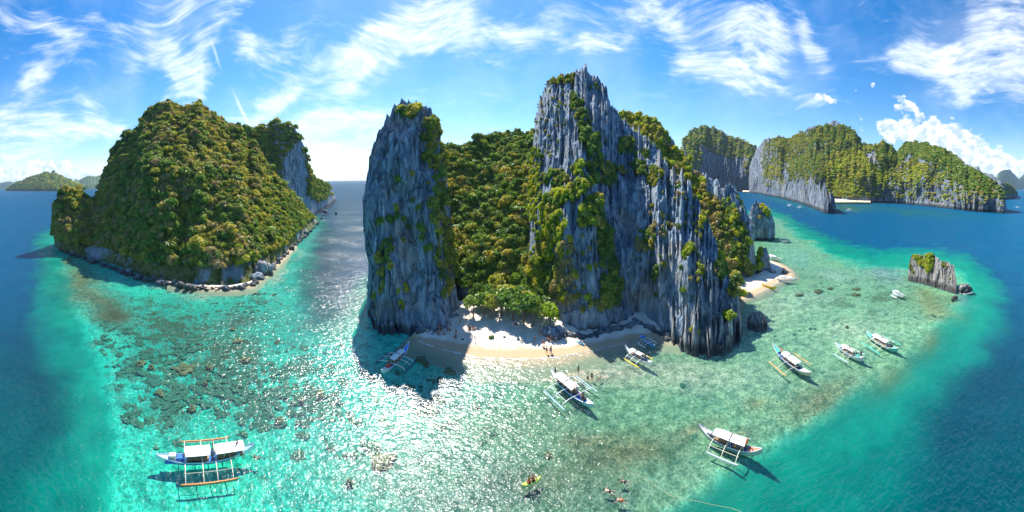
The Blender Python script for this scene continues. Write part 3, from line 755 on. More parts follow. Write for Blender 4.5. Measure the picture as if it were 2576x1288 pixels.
massif('E1', 'limestone_tower', [
    (1324, 772, 600, 36, 30), (1330, 776, 480, 50, 30), (1338, 780, 380, 62, 34), (1346, 785, 300, 70, 36), (1356, 790, 248, 74, 38), (1370, 797, 222, 77, 40), (1386, 805, 196, 78, 40), (1398, 815, 194, 79, 40), (1412, 826, 202, 79, 40), (1426, 833, 192, 80, 40), (1442, 838, 181, 80, 40),
    (1470, 842, 178, 80, 40), (1490, 841, 194, 79, 40), (1505, 838, 204, 78, 40), (1522, 832, 228, 76, 38), (1532, 829, 262, 74, 36), (1550, 822, 280, 74, 34), (1562, 815, 300, 74, 34), (1590, 803, 322, 72, 32), (1620, 798, 350, 70, 32), (1650, 798, 388, 66, 30), (1685, 798, 440, 60, 30)],
    M['rock'], 620, 420, amp=(5.5, 2.6, .95), lam=(17, 4.4, 1.6), spike=(3.6, 2.6), prof=1.45, seed=43, label='tallest limestone tower above the beach with ledges of green shrubs', cat='tower', kind='structure', jag=2.6, steps=.14, flute=.2)
massif('E4', 'green_ridge', [
    (1545, 700, 300, 62, 50), (1575, 700, 290, 62, 50), (1600, 700, 288, 62, 50), (1630, 700, 300, 60, 50), (1655, 700, 322, 58, 50), (1690, 705, 356, 55, 45), (1720, 710, 388, 52, 40), (1745, 712, 430, 48, 40), (1780, 715, 450, 42, 35), (1800, 715, 456, 38, 30), (1815, 715, 484, 34, 30),
    (1850, 712, 506, 26, 24), (1870, 710, 530, 22, 20), (1885, 706, 562, 16, 16), (1893, 701, 602, 12, 12), (1899, 698, 642, 8, 8), (1904, 694, 688, 3, 4)],
    M['rock'], 420, 260, amp=(5, 2.4, .8), lam=(18, 5, 1.8), spike=(3.5, 3), prof=1.15, seed=57, label='ridge falling to the right behind the tower with a green slope', cat='ridge', kind='structure', jag=2.0)
tower('E5', 'ridge_pinnacle', [(690, 1832, 1902), (650, 1828, 1898), (600, 1824, 1892), (560, 1818, 1884), (530, 1812, 1872), (500, 1810, 1858), (484, 1814, 1850), (474, 1822, 1842)],
      M['rock'], 260, 200, depth=9, R=152, tilt=6, amp=(2, 1.5, .6), lam=(9, 3, 1.3), seed=61, label='narrow pinnacle standing at the right end of the ridge', cat='pinnacle', kind='structure', jag=1.6, spike=2.2)
massif('E2', 'cliff_wall', [
    (1519, 806, 600, 25, 26), (1526, 806, 480, 34, 30), (1540, 804, 412, 40, 32), (1560, 803, 395, 42, 30), (1585, 803, 392, 44, 30), (1605, 806, 395, 44, 32), (1640, 824, 400, 44, 34), (1665, 842, 402, 44, 34), (1690, 856, 420, 42, 32), (1720, 868, 462, 40, 30),
    (1750, 876, 515, 36, 26), (1785, 874, 582, 30, 24), (1815, 862, 640, 22, 20), (1845, 840, 715, 14, 14), (1864, 818, 775, 6, 8)],
    M['rock'], 480, 330, amp=(4, 2.6, .95), lam=(15, 4.2, 1.5), spike=(5, 3.2), prof=1.6, seed=73, label='fluted blue cliff wall right of the tower above the shaded sand', cat='cliff', kind='structure', jag=2.4, steps=.16, flute=.2)
massif('E3', 'jagged_buttress', [
    (1688, 862, 830, 2, 5), (1696, 866, 780, 6, 9), (1708, 872, 720, 10, 12), (1722, 878, 690, 13, 14), (1740, 884, 668, 15, 15), (1762, 889, 672, 15, 15), (1790, 891, 700, 14, 14), (1815, 888, 735, 12, 12), (1838, 878, 770, 9, 10), (1856, 862, 800, 6, 8), (1868, 838, 826, 2, 3)],
    M['rock_grey'], 320, 260, amp=(2.2, 2.2, 1.0), lam=(8, 2.4, .9), spike=(6, 1.6), prof=1.2, seed=83, label='sharp grey karst buttress standing in the water at the right of the cliffs', cat='buttress', kind='structure', jag=3.2, steps=.2)
tower('G1', 'sea_stack', [(592, 1884, 1946), (575, 1880, 1948), (555, 1882, 1946), (540, 1886, 1940), (528, 1892, 1926), (519, 1902, 1916)],
      M['rock'], 200, 130, depth=9, R=232, amp=(2.2, 1.6, .8), lam=(9, 3.5, 1.5), seed=91, label='dark ragged sea stack at the right point of the cliffs', cat='sea stack', kind='structure', jag=2.4, spike=2.5)
tower('G2', 'sea_stack', [(688, 1900, 1938), (665, 1903, 1937), (645, 1907, 1934), (632, 1911, 1927)], M['rock'], 130, 90, depth=4, R=146, amp=(1, .9, .4), lam=(5, 2, 1), seed=95, label='small pinnacle at the side beach next to a lime green tree', cat='sea stack', kind='structure', jag=1.3, spike=1.4)
massif('S', 'sea_stack', [
    (2284, 700, 690, 1, 2), (2288, 702, 648, 4, 6), (2300, 705, 642, 4, 8), (2312, 709, 639, 5, 9), (2330, 714, 645, 5, 9), (2345, 718, 640, 5, 9), (2362, 723, 650, 5, 9), (2382, 730, 662, 5, 8), (2398, 736, 668, 5, 7), (2405, 737, 705, 2, 3)],
    M['rock_near'], 240, 130, amp=(1.0, .9, .35), lam=(6, 2.2, .9), spike=(.6, 1.8), prof=.5, seed=101, label='blocky grey rock islet standing alone in the lagoon', cat='sea stack', kind='structure', jag=.45)
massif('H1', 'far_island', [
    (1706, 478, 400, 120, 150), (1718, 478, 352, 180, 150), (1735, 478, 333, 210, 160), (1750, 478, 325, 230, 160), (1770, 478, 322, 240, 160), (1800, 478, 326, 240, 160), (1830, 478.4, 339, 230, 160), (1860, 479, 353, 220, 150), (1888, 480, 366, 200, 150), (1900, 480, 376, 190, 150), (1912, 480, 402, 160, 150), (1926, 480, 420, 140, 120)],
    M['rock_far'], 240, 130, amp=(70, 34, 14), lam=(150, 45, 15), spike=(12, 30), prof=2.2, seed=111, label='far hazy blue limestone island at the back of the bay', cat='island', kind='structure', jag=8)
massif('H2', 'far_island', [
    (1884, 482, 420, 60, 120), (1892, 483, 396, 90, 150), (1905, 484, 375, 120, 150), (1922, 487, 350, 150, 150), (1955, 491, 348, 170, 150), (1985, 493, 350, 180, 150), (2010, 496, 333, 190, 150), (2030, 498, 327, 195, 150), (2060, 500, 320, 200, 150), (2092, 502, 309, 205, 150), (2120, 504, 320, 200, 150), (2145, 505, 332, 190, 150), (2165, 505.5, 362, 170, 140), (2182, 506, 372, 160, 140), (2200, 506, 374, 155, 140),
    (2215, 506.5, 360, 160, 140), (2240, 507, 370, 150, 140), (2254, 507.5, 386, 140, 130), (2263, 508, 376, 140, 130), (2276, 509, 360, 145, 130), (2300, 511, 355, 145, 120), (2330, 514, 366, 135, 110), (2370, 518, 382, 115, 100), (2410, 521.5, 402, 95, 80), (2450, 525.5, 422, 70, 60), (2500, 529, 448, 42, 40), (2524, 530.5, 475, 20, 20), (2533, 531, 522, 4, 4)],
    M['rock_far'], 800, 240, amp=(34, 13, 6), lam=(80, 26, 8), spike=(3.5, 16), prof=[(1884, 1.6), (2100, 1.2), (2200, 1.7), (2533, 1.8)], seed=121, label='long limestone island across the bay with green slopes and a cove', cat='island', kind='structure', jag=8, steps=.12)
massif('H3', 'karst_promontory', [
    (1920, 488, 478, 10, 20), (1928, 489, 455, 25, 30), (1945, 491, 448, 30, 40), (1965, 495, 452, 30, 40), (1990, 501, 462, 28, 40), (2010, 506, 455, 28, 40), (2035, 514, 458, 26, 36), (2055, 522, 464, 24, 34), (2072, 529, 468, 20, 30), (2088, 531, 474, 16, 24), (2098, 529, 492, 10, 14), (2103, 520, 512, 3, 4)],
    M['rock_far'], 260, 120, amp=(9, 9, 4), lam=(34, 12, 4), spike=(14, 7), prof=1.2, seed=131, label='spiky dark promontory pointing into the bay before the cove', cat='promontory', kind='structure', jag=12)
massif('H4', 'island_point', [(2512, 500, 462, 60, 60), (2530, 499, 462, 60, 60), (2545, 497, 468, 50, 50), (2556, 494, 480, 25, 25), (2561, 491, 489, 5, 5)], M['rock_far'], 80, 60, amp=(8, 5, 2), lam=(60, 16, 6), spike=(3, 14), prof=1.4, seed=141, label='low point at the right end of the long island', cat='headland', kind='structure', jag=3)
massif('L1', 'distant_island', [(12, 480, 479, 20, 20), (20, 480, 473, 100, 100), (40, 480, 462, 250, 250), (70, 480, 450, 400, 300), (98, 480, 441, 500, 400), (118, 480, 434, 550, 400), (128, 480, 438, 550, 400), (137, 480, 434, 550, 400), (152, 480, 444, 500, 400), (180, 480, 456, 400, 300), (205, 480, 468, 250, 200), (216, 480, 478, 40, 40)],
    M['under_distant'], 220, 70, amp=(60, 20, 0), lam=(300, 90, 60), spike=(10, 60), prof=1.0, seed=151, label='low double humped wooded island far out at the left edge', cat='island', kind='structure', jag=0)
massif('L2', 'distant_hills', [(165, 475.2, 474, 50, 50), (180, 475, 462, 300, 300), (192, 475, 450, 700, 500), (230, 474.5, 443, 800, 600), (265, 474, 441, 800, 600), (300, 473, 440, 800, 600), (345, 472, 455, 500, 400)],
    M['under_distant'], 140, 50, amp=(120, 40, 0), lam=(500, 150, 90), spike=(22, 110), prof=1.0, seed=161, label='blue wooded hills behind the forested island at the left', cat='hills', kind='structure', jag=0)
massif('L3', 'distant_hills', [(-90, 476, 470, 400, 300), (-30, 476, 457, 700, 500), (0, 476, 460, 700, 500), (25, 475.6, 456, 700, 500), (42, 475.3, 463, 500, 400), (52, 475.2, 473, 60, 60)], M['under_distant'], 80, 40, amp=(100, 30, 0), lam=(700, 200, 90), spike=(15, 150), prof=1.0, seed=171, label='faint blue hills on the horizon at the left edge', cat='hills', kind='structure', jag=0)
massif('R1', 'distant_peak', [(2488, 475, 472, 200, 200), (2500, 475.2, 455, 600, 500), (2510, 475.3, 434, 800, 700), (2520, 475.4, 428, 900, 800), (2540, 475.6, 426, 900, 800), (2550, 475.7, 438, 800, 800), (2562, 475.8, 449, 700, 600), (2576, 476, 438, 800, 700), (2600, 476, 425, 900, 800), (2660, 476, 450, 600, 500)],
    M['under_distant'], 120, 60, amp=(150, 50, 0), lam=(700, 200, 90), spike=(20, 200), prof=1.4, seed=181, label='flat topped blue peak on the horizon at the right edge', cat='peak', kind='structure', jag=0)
# ------------------------------------------------------------------ trees and shrubs
rng = np.random.default_rng(7)
def crown_mesh(name, seed, nclump=17, leaves=52, rad=1.0, flat=.66, leaf=.145, spread=.62):
    r = np.random.default_rng(seed)
    Vs, Fs = [], []; k = 0
    for c in range(nclump):
        a = r.uniform(0, 2 * np.pi); q = spread * np.sqrt(r.uniform(0, 1)) * rad
        cx, cy = q * np.cos(a), q * np.sin(a)
        cz = flat * rad * (1 - (q / rad) ** 2) * r.uniform(.35, 1.05)
        cr = r.uniform(.24, .42) * rad
        for _ in range(leaves):
            d = r.normal(size=3); d /= np.linalg.norm(d); d[2] = d[2] if d[2] > 0 or r.uniform() < .55 else -d[2]
            p = np.array([cx, cy, cz]) + d * cr * r.uniform(.75, 1.08) * np.array([1, 1, .8])
            n = d + r.normal(size=3) * .55; n /= np.linalg.norm(n)
            t = np.cross(n, r.normal(size=3)); t /= np.linalg.norm(t); b = np.cross(n, t)
            s = leaf * rad * r.uniform(.6, 1.25)
            Vs += [p - t * s, p + b * s * .55, p + t * s, p - b * s * .55]
            Fs.append((k, k + 1, k + 2, k + 3)); k += 4
    return np_mesh(name, np.array(Vs), np.array(Fs))
def trunk_mesh(name, seed, h=1.0, limbs=4):
    r = random.Random(seed); mb = MB()
    top = (r.uniform(-.1, .1), r.uniform(-.1, .1), h * .75)
    mb.tube([(0, 0, -.7), (top[0] * .4, top[1] * .4, h * .3), top], [.075, .055, .035], 5)
    for k in range(limbs):
        a = k * 6.283 / limbs + r.uniform(-.4, .4)
        mb.tube([(top[0] * .6, top[1] * .6, h * (.35 + .08 * k)), (math.cos(a) * .3, math.sin(a) * .3, h * .85), (math.cos(a) * .52, math.sin(a) * .52, h * 1.12)], [.035, .024, .01], 4)
    return mb.mesh(name)
def twig_mesh(name, seed, n=26):
    """a bare dry crown: limbs and twigs with few leaves"""
    r = random.Random(seed); mb = MB()
    for k in range(n):
        a = r.uniform(0, 6.28); e = r.uniform(.2, 1.3); L = r.uniform(.6, 1.05)
        p1 = (math.cos(a) * math.cos(e) * L * .5, math.sin(a) * math.cos(e) * L * .5, math.sin(e) * L * .55)
        p2 = (p1[0] * 2 + r.uniform(-.1, .1), p1[1] * 2 + r.uniform(-.1, .1), p1[2] * 1.7)
        mb.tube([(0, 0, 0), p1, p2], [.03, .018, .006], 3)
    return mb.mesh(name)
def palm_mesh(name, seed):
    r = random.Random(seed); V = []; F = []; k = 0
    for q in range(13):
        a = q * 2.4; up = r.uniform(.1, .8)
        for j in range(6):
            for s in (-1, 1):
                t0 = j / 6; t1 = (j + 1) / 6
                def pt(t): return Vector((math.cos(a) * t, math.sin(a) * t, up * t - .75 * t * t))
                side = Vector((-math.sin(a), math.cos(a), -.25)) * .16 * s * (1 - t0 * .7)
                V += [pt(t0), pt(t1), pt(t1) + side * .9 + Vector((math.cos(a), math.sin(a), 0)) * .06, pt(t0) + side]
                F.append((k, k + 1, k + 2, k + 3)); k += 4
    me = bpy.data.meshes.new(name); me.from_pydata([tuple(v) for v in V], [], F); return me

CROWNS = [crown_mesh('crown_a', 1), crown_mesh('crown_b', 2, nclump=18, flat=.5, spread=.7), crown_mesh('crown_c', 3, nclump=12, flat=.85, spread=.5), crown_mesh('crown_d', 4, nclump=16, leaves=50, flat=.75, leaf=.13)]
LOWC = [crown_mesh('low_crown_a', 11, nclump=9, leaves=16, leaf=.3), crown_mesh('low_crown_b', 12, nclump=8, leaves=16, leaf=.3, flat=.8)]
HANG = [crown_mesh('vine_a', 21, nclump=10, leaves=30, flat=.4, spread=.45)]
TRUNKS = [trunk_mesh('trunk_a', 1), trunk_mesh('trunk_b', 2)]
TWIGS = [twig_mesh('twigs_a', 3)]
for me in TRUNKS: me.materials.append(M['bark'])
for me in TWIGS: me.materials.append(M['bark_pale'])
TONES = ['g', 'o', 'l', 'd']
TM = {'g': M['leaf_green'], 'o': M['leaf_olive'], 'l': M['leaf_lime'], 'd': M['leaf_dry']}
# variants shared by the mass of the forest: crown with its trunk in one mesh, kept out of the scene
lib = bpy.data.collections.new('tree_shapes')
def joined(name, meshes):
    V = []; F = []; mi = []; off = 0
    me = bpy.data.meshes.new(name)
    for k, (q, mat) in enumerate(meshes):
        V += [tuple(v.co) for v in q.vertices]; F += [tuple(i + off for i in p.vertices) for p in q.polygons]; mi += [k] * len(q.polygons); off += len(q.vertices)
        me.materials.append(mat)
    me.from_pydata(V, [], F); me.polygons.foreach_set('material_index', mi); me.update(); return me
VAR = {}
vi = 0
for t in TONES:
    for q in range(4):
        me = joined('tree_%s%d' % (t, q), [(CROWNS[q], TM[t])] + ([(TRUNKS[q % 2], M['bark'])]))
        if t == 'd' and q in (1, 2):
            me = joined('tree_%s%d' % (t, q), [(CROWNS[q], TM[t]), (TWIGS[0], M['bark_pale'])])
        ob = bpy.data.objects.new('%03d_shape' % vi, me); lib.objects.link(ob); VAR[(t, q)] = vi; vi += 1
lib2 = bpy.data.collections.new('far_tree_shapes')
VARL = {}; vi = 0
for t in TONES:
    for q in range(2):
        ob = bpy.data.objects.new('%03d_far_shape' % vi, joined('far_%s%d' % (t, q), [(LOWC[q], TM[t])])); lib2.objects.link(ob); VARL[(t, q)] = vi; vi += 1

def instancer(name, pts, idx, scl, rotz, coll, label, par=None):
    me = bpy.data.meshes.new(name)
    me.vertices.add(len(pts)); me.vertices.foreach_set('co', np.asarray(pts, np.float32).ravel())
    a = me.attributes.new('pick', 'INT', 'POINT'); a.data.foreach_set('value', np.asarray(idx, np.int32))
    a = me.attributes.new('size', 'FLOAT_VECTOR', 'POINT'); a.data.foreach_set('vector', np.asarray(scl, np.float32).ravel())
    a = me.attributes.new('turn', 'FLOAT_VECTOR', 'POINT'); a.data.foreach_set('vector', np.asarray(rotz, np.float32).ravel())
    o = link(name, me, par)
    ng = bpy.data.node_groups.new(name, 'GeometryNodeTree')
    ng.interface.new_socket('Geometry', in_out='INPUT', socket_type='NodeSocketGeometry')
    ng.interface.new_socket('Geometry', in_out='OUTPUT', socket_type='NodeSocketGeometry')
    gi = ng.nodes.new('NodeGroupInput'); go = ng.nodes.new('NodeGroupOutput')
    ci = ng.nodes.new('GeometryNodeCollectionInfo'); ci.inputs[0].default_value = coll
    ci.inputs['Separate Children'].default_value = True; ci.inputs['Reset Children'].default_value = True
    m2p = ng.nodes.new('GeometryNodeMeshToPoints')
    iop = ng.nodes.new('GeometryNodeInstanceOnPoints'); iop.inputs['Pick Instance'].default_value = True
    def at(nm, ty):
        n = ng.nodes.new('GeometryNodeInputNamedAttribute'); n.data_type = ty; n.inputs[0].default_value = nm; return n.outputs[0]
    L = ng.links.new
    L(gi.outputs[0], m2p.inputs[0]); L(m2p.outputs[0], iop.inputs['Points']); L(ci.outputs[0], iop.inputs['Instance'])
    L(at('pick', 'INT'), iop.inputs['Instance Index']); L(at('size', 'FLOAT_VECTOR'), iop.inputs['Scale'])
    L(at('turn', 'FLOAT_VECTOR'), iop.inputs['Rotation']); L(iop.outputs[0], go.inputs[0])
    md = o.modifiers.new('scatter', 'NODES'); md.node_group = ng
    tag(o, label, kind='stuff'); return o

def scatter(key, n, zones, size, steep=None, spacing=.8, seed=0, minz=2.0, lift=.25, noise_scale=18.0, thresh=-2.0, lean=.35):
    """plants on a rock mass; zones: (x, y, half width, half height, angle, cover, tones, size factor)"""
    r = np.random.default_rng(seed + 100)
    ms = MASS[key]; V = ms['V']; mf = ms['mf']
    A = V[:-1, :mf - 1]; B = V[1:, :mf - 1]; C_ = V[1:, 1:mf]; D = V[:-1, 1:mf]
    nrm = np.cross(C_ - A, D - B); area = np.linalg.norm(nrm, axis=-1) / 2 + 1e-9
    nz = np.abs(nrm[..., 2]) / (2 * area)
    # flat ledges gather more plants than sheer faces
    w = area * (1.0 if steep is None else (steep + (1 - steep) * sstep(nz, .15, .75)))
    w = w.ravel() / w.sum()
    pick = r.choice(len(w), n, p=w)
    i, j = np.unravel_index(pick, area.shape)
    u, v = r.uniform(size=n), r.uniform(size=n)
    pos = (A[i, j] * ((1 - u) * (1 - v))[:, None] + B[i, j] * (u * (1 - v))[:, None] + C_[i, j] * (u * v)[:, None] + D[i, j] * ((1 - u) * v)[:, None])
    X, Y = proj(pos)
    nx = 25 * fbm(pos[:, 0] / 12, pos[:, 1] / 12, pos[:, 2] / 12, o=3, seed=seed + 1)
    cover = np.zeros(n); zi = np.zeros(n, int)
    for k, z in enumerate(zones):
        cx, cy, a, b, ang = z[:5]; ra = math.radians(ang); dx = X + nx * .5 - cx; dy = Y + nx * .3 - cy
        uu = (dx * math.cos(ra) + dy * math.sin(ra)) / a; vv = (-dx * math.sin(ra) + dy * math.cos(ra)) / b
        cv = z[5] * (1 - sstep(uu * uu + vv * vv, .7, 1.15))
        better = cv > cover; cover = np.where(better, cv, cover); zi = np.where(better, k, zi)
    cl = fbm(pos[:, 0] / noise_scale, pos[:, 1] / noise_scale, pos[:, 2] / noise_scale, o=3, seed=seed + 2)
    keep = (r.uniform(size=n) < cover) & (pos[:, 2] > minz) & (cl > thresh)
    idx = np.nonzero(keep)[0]
    dist = np.linalg.norm(pos - np.array([0, 0, CAM_H]), axis=1)
    res = []; cell = {}
    pn = fbm(pos[:, 0] / 26, pos[:, 1] / 26, pos[:, 2] / 26, o=3, seed=seed + 3)
    nn_ = nrm[i, j] / (np.linalg.norm(nrm[i, j], axis=1)[:, None] + 1e-9)
    tocam = np.array([0, 0, CAM_H]) - pos; nn_ *= np.sign((nn_ * tocam).sum(1))[:, None]
    for q in idx:
        z = zones[zi[q]]
        s = size * z[7] * r.uniform(.65, 1.35) * (1.18 if r.uniform() < .12 else 1)
        c = max(size * spacing, .1); ck = tuple(int(math.floor(t / c)) for t in pos[q])
        ok = True
        for ax in (-1, 0, 1):
            for ay in (-1, 0, 1):
                for az_ in (-1, 0, 1):
                    for p_ in cell.get((ck[0] + ax, ck[1] + ay, ck[2] + az_), ()):
                        if (p_[0] - pos[q, 0]) ** 2 + (p_[1] - pos[q, 1]) ** 2 + (p_[2] - pos[q, 2]) ** 2 < (c * .95) ** 2: ok = False
        if not ok: continue
        cell.setdefault(ck, []).append(pos[q])
        tn = z[6]
        f = pn[q] * 1.3 + r.normal() * .38 + .5
        t = tn[int(np.clip(f * len(tn), 0, len(tn) - 1))]
        ax_ = Vector((nn_[q, 0] * lean, nn_[q, 1] * lean, 1.0 - .45 * lean)).normalized()
        eu = (ax_.to_track_quat('Z', 'Y') @ Euler((0, 0, r.uniform(0, 6.28))).to_quaternion()).to_euler()
        res.append((pos[q, 0], pos[q, 1], pos[q, 2] + lift * s, s, t, s / dist[q], key, tuple(eu), X[q], Y[q]))
    return res
PL = []   # trees
SH = []   # shrubs on rock
ALLA = [(480, 480, 420, 300, 0, .95, 'gogdgodo', 1.0)]
PL += scatter('A', 30000, [(400, 470, 300, 260, 0, 1, 'gogdoodgodo', 1.0), (700, 560, 110, 130, 20, 1, 'gggoglo', .8), (560, 560, 90, 160, 0, 1, 'odoldgod', 1.05), (300, 560, 110, 110, 0, 1, 'ggodgoo', 1.0), (195, 530, 44, 70, 0, .95, 'oodgol', .9), (150, 585, 12, 40, 0, .25, 'og', .6), (560, 330, 120, 70, 10, 1, 'godo', .9)],
              2.75, spacing=.66, seed=1, minz=5, lift=.15, thresh=-.42)
PL += scatter('B', 2600, [(665, 350, 80, 60, 4, .95, 'ggo', 1), (650, 420, 60, 120, 0, .9, 'ggo', 1), (740, 330, 30, 30, 30, .9, 'ggo', .9), (775, 400, 10, 90, -8, .7, 'ggo', .8), (800, 470, 30, 40, 0, .7, 'gog', .8), (800, 480, 25, 30, 0, .7, 'gog', .7)], 4.2, spacing=.7, seed=2, lift=.2)
PL += scatter('D', 8500, [(1240, 560, 190, 260, 0, 1, 'gggoogogg', 1.0), (1300, 650, 120, 110, 0, 1, 'gggolgo', 1.0), (1160, 480, 60, 160, 0, 1, 'gog', .9)], 2.7, spacing=.66, seed=3, minz=3, lift=.2)
SH += scatter('C', 2600, [(1030, 288, 30, 14, 0, .9, 'glo', 1.0), (1085, 360, 14, 60, 14, .9, 'go', 1.1), (1108, 470, 14, 120, 5, .9, 'ggo', 1.1), (1120, 650, 20, 110, 0, .7, 'go', 1.0), (975, 600, 22, 100, 5, .5, 'og', .9), (1010, 500, 18, 50, 0, .3, 'og', .8), (1040, 600, 40, 150, 0, .16, 'og', .7),
                        (1010, 780, 60, 60, 0, .2, 'ogl', .7), (1060, 500, 40, 130, 0, .10, 'og', .7), (985, 760, 50, 90, 0, .15, 'go', .7)], 1.9, spacing=.6, seed=4, lean=1.0, minz=5, steep=.35)
SH += scatter('E1', 11000, [(1430, 196, 20, 16, -10, 1, 'lgo', .8), (1402, 206, 16, 8, 0, .8, 'lgo', .7), (1498, 222, 8, 10, 0, .4, 'lgo', .7), (1463, 290, 12, 55, -15, .7, 'gog', 1.0), (1487, 365, 18, 50, -20, .8, 'gog', 1.1),
                         (1570, 372, 20, 26, 0, .8, 'gog', 1.1), (1620, 400, 16, 20, 30, .7, 'gog', 1), (1465, 425, 30, 14, 0, .5, 'gogl', 1), (1400, 450, 30, 22, 0, .5, 'go', .9), (1445, 485, 46, 20, -35, .9, 'lgol', 1.1), (1385, 560, 24, 80, 10, .85, 'llog', 1.1), (1362, 690, 32, 100, 0, .9, 'lolg', 1.1), (1488, 535, 20, 46, 35, .85, 'lgol', 1.1), (1520, 620, 19, 100, -6, .9, 'gggo', 1.1),
                         (1538, 730, 24, 90, 0, .85, 'ggo', 1.1), (1500, 790, 40, 30, 0, .35, 'go', 1.0), (1398, 752, 24, 44, 0, .8, 'lold', 1.1), (1415, 640, 16, 90, 0, .5, 'lod', 1.0), (1440, 730, 16, 60, 0, .5, 'lod', 1.0), (1350, 480, 14, 120, 0, .4, 'lg', .8), (1470, 700, 120, 140, 0, .05, 'dol', .7), (1380, 300, 60, 100, 0, .04, 'og', .6),
                         (1520, 440, 30, 30, 0, .5, 'go', 1.0)], 1.45, spacing=.6, seed=5, lean=1.0, minz=5, steep=.55)
SH += scatter('E4', 9000, [(1590, 300, 40, 26, 20, 1, 'lolg', 1.1), (1620, 350, 60, 60, 30, .95, 'lolod', 1.1), (1690, 420, 50, 40, 45, .9, 'ololdl', 1.1), (1745, 490, 26, 50, 20, .85, 'lodl', 1.1), (1780, 560, 30, 70, 10, .9, 'dodlo', 1.0), (1822, 630, 30, 80, 0, .95, 'golgd', 1.1), (1850, 560, 16, 60, -25, .8, 'lgo', 1.0), (1860, 680, 30, 60, 0, .95, 'gol', 1.2)],
             1.9, spacing=.6, seed=6, lean=1.0, minz=3, steep=.6)
SH += scatter('E2', 7500, [(1650, 445, 18, 24, 30, .6, 'ggo', .9), (1562, 432, 16, 12, 0, .6, 'odo', .9), (1610, 425, 16, 16, 0, .5, 'gog', .9), (1638, 600, 14, 30, 10, .5, 'ddog', .9), (1612, 620, 9, 26, 0, .6, 'old', .9), (1732, 632, 10, 14, 0, .8, 'loo', 1), (1650, 690, 10, 20, 0, .4, 'dog', .8),
                        (1540, 795, 14, 20, 0, .6, 'go', 1), (1765, 560, 12, 20, 40, .7, 'odl', .9), (1820, 665, 16, 36, 25, .95, 'odolg', 1.1), (1845, 730, 12, 26, 10, .9, 'lgo', 1), (1690, 600, 90, 160, 0, .02, 'odg', .7)], 1.3, spacing=.62, seed=7, lean=1.0, minz=4, steep=.5)
SH += scatter('E3', 500, [(1755, 700, 20, 30, 0, .25, 'ol', 1), (1840, 770, 20, 40, 0, .35, 'lgo', 1.1), (1745, 830, 16, 16, 0, .2, 'o', .7)], 1.3, spacing=.7, seed=8, lean=1.0, minz=2, steep=.6)
SH += scatter('E5', 500, [(1860, 540, 14, 50, 0, .3, 'lg', 1), (1840, 660, 20, 50, 0, .6, 'go', 1)], 1.6, spacing=.7, seed=9, lean=1.0, minz=3)
SH += scatter('G1', 300, [(1928, 530, 14, 12, 0, .9, 'l', 1.1), (1910, 555, 8, 14, 0, .5, 'lo', .8)], 2.0, spacing=.6, seed=10, lean=1.0, minz=3)
SH += scatter('G2', 120, [(1913, 655, 8, 30, 0, .9, 'l', .9)], 1.5, spacing=.5, seed=11, lean=1.0, minz=2)
SH += scatter('S', 1500, [(2338, 660, 12, 26, 10, 1, 'l', 1.0), (2312, 655, 10, 16, -30, .9, 'l', .8), (2292, 678, 5, 14, 0, .6, 'l', .7), (2375, 668, 8, 5, 0, .5, 'o', .7), (2392, 700, 4, 4, 0, .6, 'l', .6), (2332, 642, 6, 5, 0, .9, 'l', .8)], .85, spacing=.5, seed=12, lean=1.0, minz=2, steep=.5)
FARP = []
FARP += scatter('H2', 60000, [(2130, 350, 120, 36, 0, .6, 'goog', 1), (2060, 430, 80, 60, 0, .5, 'goog', .9), (2130, 440, 60, 70, 0, 1, 'olgool', 1.1), (2000, 370, 60, 40, 0, .4, 'ogo', 1), (2170, 460, 60, 50, 0, .8, 'log', 1), (2240, 390, 40, 30, 0, .6, 'gog', 1), (2330, 378, 90, 26, 22, .8, 'ggog', 1), (2430, 445, 110, 24, 27, .75, 'gogg', 1), (2320, 460, 160, 50, 8, .2, 'ogol', .9),
                           (2300, 450, 14, 60, 0, .5, 'ogl', .9), (2220, 440, 12, 60, 0, .6, 'ogl', .9), (2450, 500, 80, 24, 8, .15, 'ogo', .8), (1945, 400, 30, 50, 0, .3, 'og', .8), (2200, 500, 40, 14, 0, .8, 'gol', 1), (1945, 450, 26, 36, 0, .7, 'olo', .8)], 3.9, spacing=.75, seed=13, minz=6, steep=.2)
FARP += scatter('H1', 9000, [(1760, 345, 60, 30, 0, .6, 'ogg', 1), (1740, 400, 24, 60, 0, .5, 'ogl', 1), (1850, 370, 70, 30, 0, .25, 'og', 1), (1905, 420, 30, 40, 0, .5, 'og', 1)], 7.0, spacing=.75, seed=14, minz=12, steep=.35)
FARP += scatter('H3', 900, [(1950, 462, 26, 14, 0, .4, 'olo', .9), (2030, 462, 30, 8, 0, .2, 'o', .8)], 3.5, spacing=.8, seed=15, minz=14, steep=.5)
FARP += scatter('H4', 900, [(2535, 475, 30, 16, 0, .6, 'og', 1)], 4.0, spacing=.8, seed=16, minz=9)
FARP += scatter('L1', 6000, [(120, 460, 120, 40, 0, 1, 'gggo', 1)], 17.0, spacing=.75, seed=17, minz=6)

